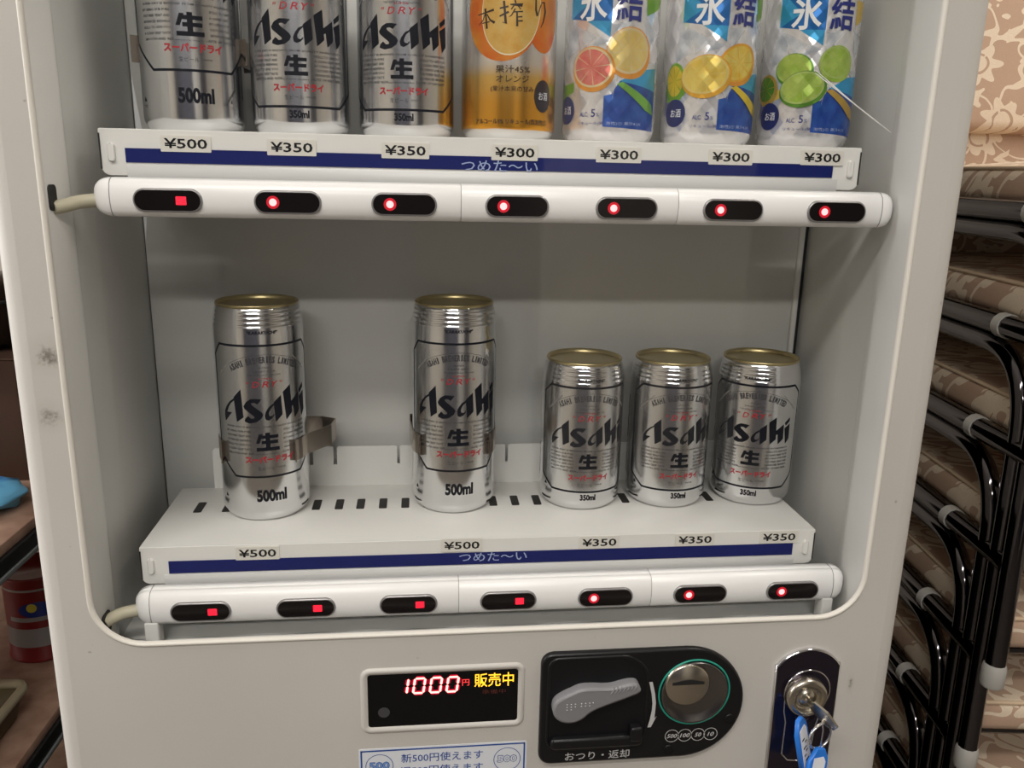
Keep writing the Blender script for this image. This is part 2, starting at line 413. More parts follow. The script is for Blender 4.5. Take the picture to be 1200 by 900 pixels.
sh_top = shelf(.0428, [(-.2101, .0345, '¥500'), (-.1444, .0338, '¥350'), (-.0718, .0336, '¥350'), (.0001, .0340, '¥300'), (.0706, .0342, '¥300'), (.1486, .0345, '¥300'), (.2140, .0356, '¥300')],
      (-.2475, .2228, .0222, .0310), [], .0250)
sh_bot = shelf(-.2433, [(-.1810, -.2497, '¥500'), (-.0332, -.2480, '¥500'), (.0709, -.2488, '¥350'), (.1457, -.2488, '¥350'), (.2130, -.2486, '¥350')],
      (-.2436, .2252, -.2640, -.2545), [-.2384, -.2165, -.1468, -.1288, -.1118, -.0938, -.0758, -.0580, -.0400, -.0220, -.0040, .0142, .0325, .0510, .0690, .0880, .1067, .1250, .1430, .1610, .1790], -.2580)
# notched rail standing at the back of the lower shelf
def rail(zt):
    k = MB(); x0, x1 = -.2365, .225; pts = []
    notch = [(-.2250, .0030), (-.1555, .0030), (-.1355, .0030), (-.0820, .0024), (.0113, .0024), (.1, .0024)]
    pts = [(x0, zt), (x1, zt), (x1, zt + .0352)]
    for c, w_ in reversed(notch):
        pts += [(c + w_ / 2 + .0012, zt + .0352), (c + w_ / 2, zt + .0340), (c + w_ / 2, zt + .0190), (c - w_ / 2, zt + .0190), (c - w_ / 2, zt + .0340), (c - w_ / 2 - .0012, zt + .0352)]
    pts += [(x0 + .002, zt + .0352), (x0, zt + .0330)]
    k.prism(pts, .1352, .1366); return k.build('notched_rail', M_inner, vm)
rail(-.2433); rail(.0428)
# spring-steel clips that hold the tall cans
def clip(cx, cy, z0, z1, right_arm=.018, wrap=(82, 74, 66, 58, 52)):
    r = .0336; k = MB()
    def strip(pts, t=.0009):
        a = [Vector(p) for p in pts]; L = []
        for i, p in enumerate(a):
            d = (a[min(i + 1, len(a) - 1)] - a[max(i - 1, 0)]).normalized(); n = Vector((-d.y, d.x)) * t / 2
            L.append([(p.x + n.x, p.y + n.y, z0), (p.x - n.x, p.y - n.y, z0), (p.x - n.x, p.y - n.y, z1), (p.x + n.x, p.y + n.y, z1)])
        k.loft(L, 0, True, True, True, smooth=False)
    for s_ in (-1, 1):
        ex = right_arm if s_ > 0 else .002
        pts = [(cx, cy + .0425), (cx + s_ * (.022 + ex), cy + .0425), (cx + s_ * (r + ex), cy + .036), (cx + s_ * (r + ex * .9), cy + .018)]
        pts += [(cx + s_ * r * math.sin(R(a)), cy - r * math.cos(R(a))) for a in wrap]
        pts += [(cx + s_ * (r + .004) * math.sin(R(wrap[-1] - 5)), cy - (r + .003) * math.cos(R(wrap[-1] - 5)))]
        strip(pts)
    k.build('can_clip', M_steel, vm)

# ---- selection bars
def bar(zc, h, kinds):
    yb = .0135; hh = h / 2
    sec = [(yb, -hh * .96), (.0075, -hh), (.0032, -hh * .93), (.0008, -hh * .70), (-.0004, -hh * .35), (-.0008, 0), (-.0004, hh * .35), (.0008, hh * .70), (.0030, hh * .90), (.0058, hh), (.0062, hh * .95), (.0066, hh), (yb, hh)]
    def loop(x, s_): return [(x, yb + (y - yb) * s_, zc + z * s_) for y, z in sec]
    root = MB(); x0, x1 = -.2646, .2627
    xs = [x0 + .0125, -.0362, .1076, x1 - .0125]
    k = MB(); k.loft([[(x, yb + (y - yb) * .97, zc + z * .97) for y, z in sec] for x in (x0 + .010, x1 - .010)], 0, True, True, True); ob = k.build('selection_bar', M_seam, vm)
    for a, b in zip(xs[:-1], xs[1:]):
        k = MB(); g = .00022; e = .0006
        k.loft([loop(a + g, .985), loop(a + g + e, 1), loop(b - g - e, 1), loop(b - g, .985)], 0, True, True, True); k.build('bar_cover', M_bar, ob)
    for s_, xe, xb in ((-1, x0, x0 + .0123), (1, x1, x1 - .0123)):
        k = MB(); L = []
        for q in range(11):
            a = R(90 * q / 10); L.append(loop(xb + (xe - xb) * math.sin(a), max(math.cos(a), .03) ** .8 if q else 1.0))
        if s_ < 0: L = [l[::-1] for l in L]
        k.loft(L, 0, True, False, True)
        k.build('end_cap', M_bar, ob)
    for i, kd in enumerate(kinds):
        cx = (i - 3) * .0725; zb = zc - .0014
        k = MB(); W, H = .0208, .0073; yf = -.0008
        k.prism(rrect(cx - W, cx + W, zb - H, zb + H, H - .0001, 8), yf - .0012, .004, 0, bev=.0008)
        k.prism(rrect(cx - W + .0012, cx + W - .0012, zb - H + .0012, zb + H - .0012, H - .0013, 8), yf - .00135, yf, 1)
        if kd == 'o':
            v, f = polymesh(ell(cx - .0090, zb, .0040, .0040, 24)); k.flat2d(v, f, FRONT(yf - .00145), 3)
            v, f = polymesh(ell(cx - .0090, zb, .0023, .0023, 20)); k.flat2d(v, f, FRONT(yf - .00155), 2)
        else:
            v, f = polymesh(rrect(cx + .0050, cx + .0113, zb - .0026, zb + .0026, .0004, 2)); k.flat2d(v, f, FRONT(yf - .0015), 4)
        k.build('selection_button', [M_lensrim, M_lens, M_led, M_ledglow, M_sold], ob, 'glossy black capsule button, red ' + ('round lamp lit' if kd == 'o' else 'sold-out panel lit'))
    return ob
bar(.0013, .0240, 'xoooooo')
bar(-.2813, .0262, 'xxxxooo')
# bar brackets at the ends of the lower bar, small slot beneath the upper one
for x0, x1 in ((-.2575, -.2480), (.2440, .2525)):
    k = MB(); k.box((x0, .001, WFL - .0003), (x1, .013, WZ0 + .001), bev=.001); k.build('bar_bracket', M_inner, vm)
# cables and their grommets
def cable(pts, r=.0042):
    P = [Vector(p) for p in pts]; out = []
    for i in range(len(P) - 1):
        p0, p1, p2, p3 = P[max(i - 1, 0)], P[i], P[i + 1], P[min(i + 2, len(P) - 1)]
        for q in range(6):
            t = q / 6; out.append(.5 * ((2 * p1) + (-p0 + p2) * t + (2 * p0 - 5 * p1 + 4 * p2 - p3) * t * t + (-p0 + 3 * p1 - 3 * p2 + p3) * t ** 3))
    out.append(P[-1]); k = MB(); k.tube(out, r, 12); return k.build('cable', M_cable, vm)
cable([(-.252, .0085, -.0005), (-.262, .0085, -.0010), (-.272, .0040, -.0022), (-.2775, -.0040, -.0042), (-.2822, -.0100, -.0052)])
cable([(-.252, .0085, -.2835), (-.262, .0080, -.2845), (-.272, .0050, -.2850), (-.278, .0000, -.2858), (-.2818, -.004, -.287)], .0044)
for z0, z1, y0, y1 in ((-.0068, .0085, -.0170, -.0065), (-.2965, -.280, -.010, .004)):
    k = MB(); pr = rrect(y0, y1, z0, z1, .003, 4); k.prism([(a, b) for a, b in pr], 0, .0014)
    k.v = [(WX0 + .0009 - b, a, c) for a, b, c in k.v]; k.f = [f[::-1] for f in k.f]
    k.build('cable_grommet', M_dark, vm)

# ---- price display
def ring_prof(poly, prof, k, mi=0):
    k.loft([[(p[0], y, p[1]) for p in offset_poly(poly, d)] for d, y in prof], mi, True)
dp = rrect(-.1018, .0060, -.3680, -.3252, .0022, 4)
k = MB(); k.prism(dp, YF - .0004, YF + .0005, 0); disp = k.build('price_display', M_screen, vm, 'black display window with glowing red and amber figures')
k = MB(); ring_prof(dp, [(.0052, YF + .0003), (.0046, YF - .0008), (.0034, YF - .0017), (.0022, YF - .0018), (.0010, YF - .0012), (-.0002, YF - .0003)], k); k.build('display_bezel', M_door, disp)
def seg7(k, ch, x, z, wd, ht, sh, t, mi, y, grow=0.0):
    on = {'1': 'bc', '0': 'abcdef'}[ch]; A = {'a': ((0, 1), (1, 1)), 'b': ((1, 1), (1, .5)), 'c': ((1, .5), (1, 0)), 'd': ((0, 0), (1, 0)), 'e': ((0, .5), (0, 0)), 'f': ((0, 1), (0, .5))}
    for s_ in on:
        (ax, az), (bx, bz) = A[s_]; p = Vector((x + ax * wd + sh * az, z + az * ht)); q = Vector((x + bx * wd + sh * bz, z + bz * ht))
        d = (q - p).normalized(); g = t * .55 - grow; p = p + d * g; q = q - d * g; n = Vector((-d.y, d.x)) * (t / 2 + grow)
        tip = d * (t * .45)
        v, f = polymesh([tuple(p - tip), tuple(p - n), tuple(q - n), tuple(q + tip), tuple(q + n), tuple(p + n)])
        if s_ in 'abcdef':
            a = (Vector(v[1]) - Vector(v[0])).cross(Vector(v[2]) - Vector(v[0])) if False else 0
        k.flat2d(v, f, FRONT(y), mi)
for i, ch in enumerate('1000'):
    k = MB(); x = -.0816 + i * .0119
    seg7(k, ch, x, -.3413, .0073, .0118, .0016, .0030, 1, YF - .00055, .0004)
    seg7(k, ch, x, -.3413, .0073, .0118, .0016, .0016, 0, YF - .00070)
    k.build('digit', [M_digit, M_digitglow], disp)
k = MB(); v, f = fit(text2d('円', .01), -.0320, -.3345, w=.0052, h=.0052); k.flat2d(v, f, FRONT(YF - .0006)); k.build('currency_sign', M_redlit, disp)
k = MB(); v, f = fit(text2d('販売中', .006), -.0115, -.3332, w=.0285, h=.0112); k.flat2d(v, f, FRONT(YF - .0007)); k.build('lit_lettering', M_amber, disp)
k = MB(); v, f = fit(text2d('準備中', .0), -.0115, -.3430, w=.0170, h=.0036); k.flat2d(v, f, FRONT(YF - .0006)); k.build('unlit_lettering', M_dimred, disp)
k = MB(); v, f = polymesh(ell(-.0905, -.3560, .0042, .0042, 24)); k.flat2d(v, f, FRONT(YF - .0006)); k.build('sensor_window', M_irgrey, disp)

# ---- coin unit
k = MB()
cx, cz, rr = .1300, -.3588, .0462
pan = rrect(.0222, .150, -.4050, -.3126, [.009, .001, .001, .009], 5)
right = [(cx + rr * math.cos(R(a)), cz + rr * math.sin(R(a))) for a in range(-90, 91, 6)]
pan = [p for p in pan if p[0] < .12 and True]
bl = [p for p in pan if p[1] < -.36]; tl = [p for p in pan if p[1] > -.36]
pan = bl + right + tl
k.prism(pan, YF - .0042, YF + .0005, 0, bev=.0016); coin = k.build('coin_unit', M_blackpl, vm, 'black coin unit with return lever and coin slot')
# sunken lever well: raised lip ring plus a darker floor
well = rrect(.0278, .1020, -.3925, -.3165, [.010, .016, .022, .008], 6)
k = MB(); ring_prof(well, [(.0012, YF - .0041), (.0006, YF - .0051), (-.0004, YF - .0052), (-.0012, YF - .0043)], k); k.build('well_lip', M_blackpl, coin)
k = MB(); v, f = polymesh(offset_poly(well, -.001)); k.flat2d(v, f, FRONT(YF - .00430)); k.build('well_floor', M_blackmt, coin)
k = MB(); k.prism(rrect(.030, .0995, -.3905, -.3810, .004, 4), YF - .0085, YF - .004, bev=.002); k.build('well_ledge', M_blackpl, coin)
k = MB(); k.prism(rrect(.089, .0985, -.3850, -.3730, .002, 4), YF - .0105, YF - .004, bev=.0015); k.build('lever_stop', M_blackpl, coin)
lev = [(.0383, -.3423), (.0434, -.3402), (.0495, -.3370), (.0578, -.3366), (.0724, -.3380), (.0827, -.3348), (.0911, -.3341), (.0940, -.3375), (.0954, -.3425), (.0855, -.3465), (.0752, -.3502), (.0649, -.3539), (.0577, -.3575), (.0527, -.3628), (.0465, -.3654), (.0392, -.3654), (.0328, -.3619), (.0298, -.3547), (.0313, -.3470)][::-1]
def chaikin(p, it=2):
    for _ in range(it):
        q = []
        for a, b in zip(p, p[1:] + p[:1]): q += [(a[0] * .75 + b[0] * .25, a[1] * .75 + b[1] * .25), (a[0] * .25 + b[0] * .75, a[1] * .25 + b[1] * .75)]
        p = q
    return p
lev = chaikin(lev)
k = MB(); k.prism(lev, YF - .0120, YF - .004, bev=.0020); lever = k.build('return_lever', M_lever, coin, 'grey plastic coin return lever')
k2 = MB()
for i in range(7):
    x = .0735 + i * .0028; z = -.3372 + i * .0004; k2.tube([(x - .0014, YF - .0116, z - .0052), (x + .0004, YF - .0121, z - .0025), (x + .0012, YF - .0108, z + .0002)], .0006, 6)
k2.build('grip_ridges', M_lever, coin)
k2 = MB()
for i, (dx, n) in enumerate(((0, 3), (.003, 3), (.006, 2), (.0105, 2), (.0135, 2), (.0165, 2), (.019, 1))):
    for j in range(n): k2.lathe([(.0006, 0), (.0003, .0004), (0, .0005)], 8, M=Matrix.Translation((.0405 + dx, YF - .0119, -.3490 - j * .0022 + dx * .03)) @ Matrix.Rotation(R(90), 4, 'X'))
k2.build('braille_dots', M_greyink, coin)
cc = (.1372, -.3488)
k = MB(); T = Matrix.Translation((cc[0], YF - .0046, cc[1])) @ Matrix.Rotation(R(90), 4, 'X')
k.torus(.0268, .0007, 64, 8, 0, T); k.build('green_ring', M_green, coin)
k = MB(); k.lathe([(.0256, -.0004), (.0254, .0016), (.0246, .0022), (.0236, .0018), (.0205, .0006), (.0170, .0001), (0, .0001)], 56, M=T, caps=False); k.build('coin_dish', M_dishdark, coin)
T2 = Matrix.Translation((cc[0] - .0062, YF - .0046, cc[1] + .0074)) @ Matrix.Rotation(R(90), 4, 'X')
k = MB(); k.lathe([(.0172, .0002), (.0168, .0020), (.0158, .0028), (0, .0030)], 48, M=T2); k.build('slot_plate', M_nickel, coin)
sx, sz = cc[0] - .0062, cc[1] + .0098
k = MB(); k.prism([(sx - .0120, sz - .0012), (sx + .0120, sz - .0012), (sx + .0120, sz + .0008), (sx + .0030, sz + .0028), (sx - .0030, sz + .0028), (sx - .0120, sz + .0008)], YF - .0080, YF - .006); k.build('coin_slot', M_dark, coin)
for x, t in ((.1228, '500'), (.1328, '100'), (.1430, '50'), (.1528, '10')):
    k = MB(); v, f = ringmesh(ell(x, -.3858, .0054, .0054, 28), ell(x, -.3858, .0049, .0049, 28)); k.flat2d(v, f, FRONT(YF - .0044))
    v, f = fit(text2d(t, .02, .25), x, -.3858, w=.0026 * len(t), h=.0036); k.flat2d(v, f, FRONT(YF - .0045)); k.build('coin_mark', M_greyink, coin)
k = MB(); v, f = fit(text2d('おつり・返却', .006), .0665, -.3988, w=.0490, h=.0072); k.flat2d(v, f, FRONT(YF - .0044)); k.build('coin_lettering', M_greyink, coin)
ac = [(.1035, -.3380), (.1059, -.3477), (.1071, -.3560), (.1070, -.3620), (.1059, -.3700), (.1046, -.3764)]
k = MB(); v, f = polymesh([(a - .0014, b) for a, b in ac] + [(.1058, -.3764), (.1095, -.3672), (.1080, -.3690)] + [(a + .0012, b) for a, b in reversed(ac[:4])]); k.flat2d(v, f, FRONT(YF - .0054))
k.build('turn_arrow', M_greyink, coin)
for x, z in ((.1210, -.3975), (.1665, -.3735)):
    k = MB(); k.lathe([(.0040, 0), (.0038, .0008), (.0025, .0006), (0, .0006)], 20, M=Matrix.Translation((x, YF - .0042, z)) @ Matrix.Rotation(R(90), 4, 'X')); k.build('screw_head', M_blackmt, coin)

# ---- notice sticker
st = rrect(-.1092, .0137, -.4420, -.3862, .001, 2)
k = MB(); k.prism(st, YF - .0003, YF + .0004); sk = k.build('notice_sticker', M_sticker, vm, 'white and blue notice sticker about new 500 yen coins')
k = MB(); v, f = ringmesh(offset_poly(st, -.0012), offset_poly(st, -.0024)); k.flat2d(v, f, FRONT(YF - .00045)); k.build('sticker_border', M_stblue, sk)
for z, t in ((-.3955, '新500円使えます'), (-.4062, '旧500円使えます')):
    k = MB(); v, f = fit(text2d(t, .005), -.0487, z, w=.0600, h=.0075); k.flat2d(v, f, FRONT(YF - .0005)); k.build('sticker_lettering', M_stblue, sk)
for x, m1, nm in ((-.0945, M_stpale, 'blue'), (-.0008, M_sticker, 'white')):
    k = MB(); v, f = ringmesh(ell(x, -.4010, .0101, .0101, 36), ell(x, -.4010, .0096, .0096, 36)); k.flat2d(v, f, FRONT(YF - .0005), 1)
    v, f = fit(text2d('500', .055), x, -.4005, w=.0150, h=.0066); k.flat2d(v, f, FRONT(YF - .0005), 1)
    v, f = fit(text2d('500', .015), x, -.4005, w=.0140, h=.0056); k.flat2d(v, f, FRONT(YF - .0006), 0)
    k.build('coin_emblem', [m1, M_stblue], sk)

# ---- lock
lp = [(.2005, -.4275), (.2505, -.4275), (.2508, -.3315)] + [(.2252 + .0290 * math.cos(R(a)), -.3465 + .0280 * math.sin(R(a))) for a in range(32, 149, 6)] + [(.1998, -.3315)]
k = MB(); k.prism(lp, YF - .0030, YF + .0004, 0, bev=.0012, mi_side=1); lock = k.build('lock_plate', [M_lockdark, M_chrome], vm, 'dark chrome lock plate with bright edge')
# keyhole-shaped raised outline
ko = [(.2262 + .0178 * math.cos(R(a)), -.3545 + .0185 * math.sin(R(a))) for a in range(-35, 200, 8)] + [(.2095, -.3700), (.2118, -.3800), (.2115, -.4080), (.2165, -.4140), (.2270, -.4155), (.2340, -.4100), (.2360, -.3850), (.2395, -.3700)]
k = MB(); k.tube([(p[0], YF - .0032, p[1]) for p in ko + ko[:1]], .0006, 8); k.build('lock_outline', M_chrome, lock)
T = Matrix.Translation((.2240, YF - .003, -.3560)) @ Matrix.Rotation(R(90), 4, 'X')
k = MB(); k.lathe([(.0158, 0), (.0156, .0060), (.0144, .0074), (.0098, .0076), (.0092, .0050), (.0066, .0048), (.0060, .0064), (0, .0066)], 44, M=T); k.build('lock_cylinder', M_nickel, lock)

# ---- key with ring and two blue tags (hangs from the lock)
kb = Vector((.2240, YF - .0105, -.3560))
key = thing('key_set', 'key in the lock with a split ring and two blue name tags', 'keys', tuple(kb), world=True)
k = MB(); k.box((.2232, YF - .0165, -.3578), (.2248, YF - .004, -.3538)); 
bow = [(0, .004), (.010, .006), (.020, .004), (.024, -.002), (.022, -.010), (.010, -.012), (0, -.006)]
a0 = Vector((.2238, YF - .014, -.3560)); ax = Vector((.0055, -.0046, -.0064)).normalized(); az = Vector((.55, -.75, -.35)); az = (az - ax * az.dot(ax)).normalized(); an = ax.cross(az)
L = []
for t in (-.0008, .0008): L.append([tuple(a0 + ax * u + az * (-v_) + an * t) for u, v_ in bow])
k.loft(L, 0, True, True, True, smooth=False); k.build('key', M_nickel, key)
rc = Vector((.2318, YF - .0195, -.3815))
k = MB(); k.torus(.0103, .0008, 44, 8, 0, Matrix.Translation(rc) @ Matrix.Rotation(R(90), 4, 'X') @ Matrix.Rotation(R(18), 4, 'Y')); k.torus(.0103, .0008, 44, 8, 0, Matrix.Translation(rc + Vector((.0004, .0013, 0))) @ Matrix.Rotation(R(90), 4, 'X') @ Matrix.Rotation(R(18), 4, 'Y')); k.build('split_ring', M_chrome, key)
k = MB(); k.tube([(.2310, YF - .021, -.3690), (.2318, YF - .0225, -.3740), (.2322, YF - .0210, -.3905), (.2318, YF - .0200, -.3915)], .0006, 6); k.build('wire_link', M_chrome, key)
def ktag(M):
    k = MB(); out = [(-.0035, 0), (.0035, 0), (.0075, -.006), (.0085, -.012), (.0085, -.042), (-.0085, -.042), (-.0085, -.010)]
    out = out[::-1]
    k.prism(out, -.0016, .0016, bev=.0008); k.v = [tuple(M @ Vector(p)) for p in k.v]; o = k.build('name_tag', M_keyblue, key, 'blue plastic name tag with white card')
    k = MB(); k.prism([(-.0060, -.038), (.0055, -.038), (.0055, -.0095), (.0030, -.0060), (-.0055, -.0075)], -.0019, -.0012)
    k.v = [tuple(M @ Vector(p)) for p in k.v]; k.build('card', M_card, o)
    k = MB()
    for dx, w_, z in ((-.002, .004, -.016), (.0015, .003, -.019), (-.001, .005, -.023), (.001, .003, -.026), (-.002, .003, -.029), (0, .005, -.033)):
        k.prism([(dx - w_ / 2, z - .0008), (dx + w_ / 2, z - .0003), (dx + w_ / 2, z + .0006), (dx - w_ / 2, z + .0004)], -.00205, -.0018)
    k.v = [tuple(M @ Vector(p)) for p in k.v]; k.build('handwriting', M_black, o)
ktag(Matrix.Translation((.2312, YF - .0230, -.3885)) @ Matrix.Rotation(R(14), 4, 'Y') @ Matrix.Rotation(R(12), 4, 'Z') @ Matrix.Rotation(R(-12), 4, 'X'))
ktag(Matrix.Translation((.2150, YF - .0170, -.3670)) @ Matrix.Rotation(R(-8), 4, 'Y') @ Matrix.Rotation(R(42), 4, 'Z') @ Matrix.Rotation(R(-6), 4, 'X'))

# ================================================================== cans
RC = .0331
class Label:
    """flat print pieces (u along the wall, v up) wrapped on the can wall"""
    def __init__(s, r=RC): s.r = r; s.parts = {}
    def put(s, part, vf, mi=0, lay=1, cut=True):
        vs, fs = vf
        if not fs: return
        d = .00008 + .00005 * lay; bm = bmesh.new()
        bv = [bm.verts.new((p[0], p[1], 0)) for p in vs]
        for f in fs:
            try: bm.faces.new([bv[i] for i in f])
            except ValueError: pass
        if cut:
            step = .0022; x0 = min(p[0] for p in vs); x1 = max(p[0] for p in vs); x = math.floor(x0 / step) * step + step
            while x < x1:
                bmesh.ops.bisect_plane(bm, geom=bm.verts[:] + bm.edges[:] + bm.faces[:], plane_co=(x, 0, 0), plane_no=(1, 0, 0)); x += step
        bm.verts.index_update(); k = s.parts.setdefault(part, MB()); rr = s.r + d
        k.add([(rr * math.sin(v.co.x / s.r), -rr * math.cos(v.co.x / s.r), v.co.y) for v in bm.verts], [[v.index for v in f.verts] for f in bm.faces], mi, True)
        bm.free()
    def poly(s, part, pts, mi=0, lay=1): s.put(part, polymesh(pts), mi, lay)
    def text(s, part, t, cu, cv, w=None, h=None, mi=0, lay=2, bold=.01, shear=0, cut=False): s.put(part, fit(text2d(t, bold, shear, 1 if h is not None and h < .0028 else 3), cu, cv, w, h), mi, lay, cut)
def can_shell(H, root, body_mat, n=72, ribs=True):
    k = MB(); prof = [(.0262, .0010), (.0272, 0), (.0283, .0005), (.0300, .0022), (.0318, .0046), (.0328, .0068), (RC, .0092)]
    if ribs:
        zt = H - .0170; prof += [(RC, zt - .004), (.0329, zt - .001)]
        for q in range(4):
            z = zt + q * .0033; r0 = .0330 - q * .00055
            prof += [(r0, z), (r0 - .0001, z + .0012), (r0 - .0008, z + .0021), (r0 - .0007, z + .0028)]
        prof += [(.0304, H - .0036), (.0296, H - .0024)]
    else: prof += [(RC, H - .016), (.0324, H - .0115), (.0310, H - .0065), (.0300, H - .0040), (.0294, H - .0024)]
    k.lathe([(0, .0055), (.0245, .0040)] + prof, n, caps=False); k.build('body', body_mat, root)
    k = MB(); k.lathe([(.0292, H - .0030), (.0303, H - .0022), (.0305, H - .0008), (.0298, H), (.0288, H - .0004), (.0281, H - .0020), (.0272, H - .0060), (.0258, H - .0066), (.0250, H - .0050), (0, H - .0047)], n)
    lid = k.build('lid', M_gold, root, 'gold coloured lid')
    k = MB(); v = [(-.0075, -.010), (.0075, -.010), (.008, .004), (.005, .010), (-.005, .010), (-.008, .004)]
    k.prism(v, 0, .001, bev=.0003); k.v = [(a, c, H - .0042 + .0008 - b) for a, b, c in k.v]; k.f = [f[::-1] for f in k.f]
    k.build('pull_tab', M_gold, lid)
def asahi(W, zt, zb):
    def P(l):
        o = []
        for x, y in l:
            y2 = y - .06 * (x - 205) if True else y
            o.append((x, y2))
        return o
    A1 = [(190, 150), (240, 80), (250, 350), (205, 390)]
    A2 = [(190, 150), (150, 188), (118, 242), (102, 290), (97, 340), (103, 414), (172, 300), (128, 300), (140, 258), (162, 215), (190, 185)]
    S = [(390, 180), (365, 215), (345, 200), (322, 200), (312, 215), (322, 235), (390, 310), (400, 335), (390, 365), (350, 400), (300, 408), (268, 390), (270, 370), (290, 345), (310, 372), (335, 372), (345, 352), (335, 335), (272, 262), (264, 238), (285, 195), (320, 170), (355, 172)]
    a1 = [(497, 225), (550, 172), (557, 358), (507, 412)]
    a2 = [(497, 225), (455, 250), (425, 300), (413, 345), (420, 390), (445, 405), (475, 390), (497, 360), (497, 320), (475, 355), (458, 350), (455, 325), (470, 285), (497, 255)]
    h1 = [(578, 135), (635, 85), (645, 360), (598, 412)]
    h2 = [(640, 262), (715, 188), (720, 365), (678, 418), (668, 290), (640, 300)]
    i1 = [(735, 235), (782, 195), (785, 380), (757, 428)]
    i2 = [(735, 160), (778, 112), (778, 148), (742, 188)]
    out = []; al = []
    for l in (A1, A2, S, a1, a2, h1, h2, i1, i2):
        q = [(math.asin(max(-.97, min(.97, (x - 470) / 530))), y) for x, y in P(l)]; out.append(q); al += q
    x0, x1 = min(p[0] for p in al), max(p[0] for p in al); y0, y1 = min(p[1] for p in al), max(p[1] for p in al)
    return [[((p[0] - (x0 + x1) / 2) / (x1 - x0) * W, zb + (y1 - p[1]) / (y1 - y0) * (zt - zb)) for p in q][::-1] for q in out]
def nama(L, part, cz, h, lay):
    w_ = h * 1.20; t = h * .15
    def rc(x0, x1, z0, z1): L.poly(part, [(x0 * w_, cz + z0 * h), (x1 * w_, cz + z0 * h), (x1 * w_, cz + z1 * h), (x0 * w_, cz + z1 * h)], 0, lay)
    rc(-.5, .5, -.5, -.30); rc(-.27, .44, -.10, .08); rc(-.36, .46, .20, .38); rc(-.10, .10, -.40, .52)
    L.poly(part, [(-.52 * w_, cz - .06 * h), (-.36 * w_, cz - .06 * h), (-.20 * w_, cz + .46 * h), (-.37 * w_, cz + .46 * h)], 0, lay)
LINES = ['SUPER DRY IS BREWED FROM QUALITY INGREDIENTS', 'BY USING OUR PURE', 'CULTURED YEAST AND', 'ADVANCED BREWING', 'SKILLS TO GIVE YOU', 'A CLEAN CRISP TASTE', 'SMOOTH AND REFRESHING GREAT TASTE OF DRY BEER']
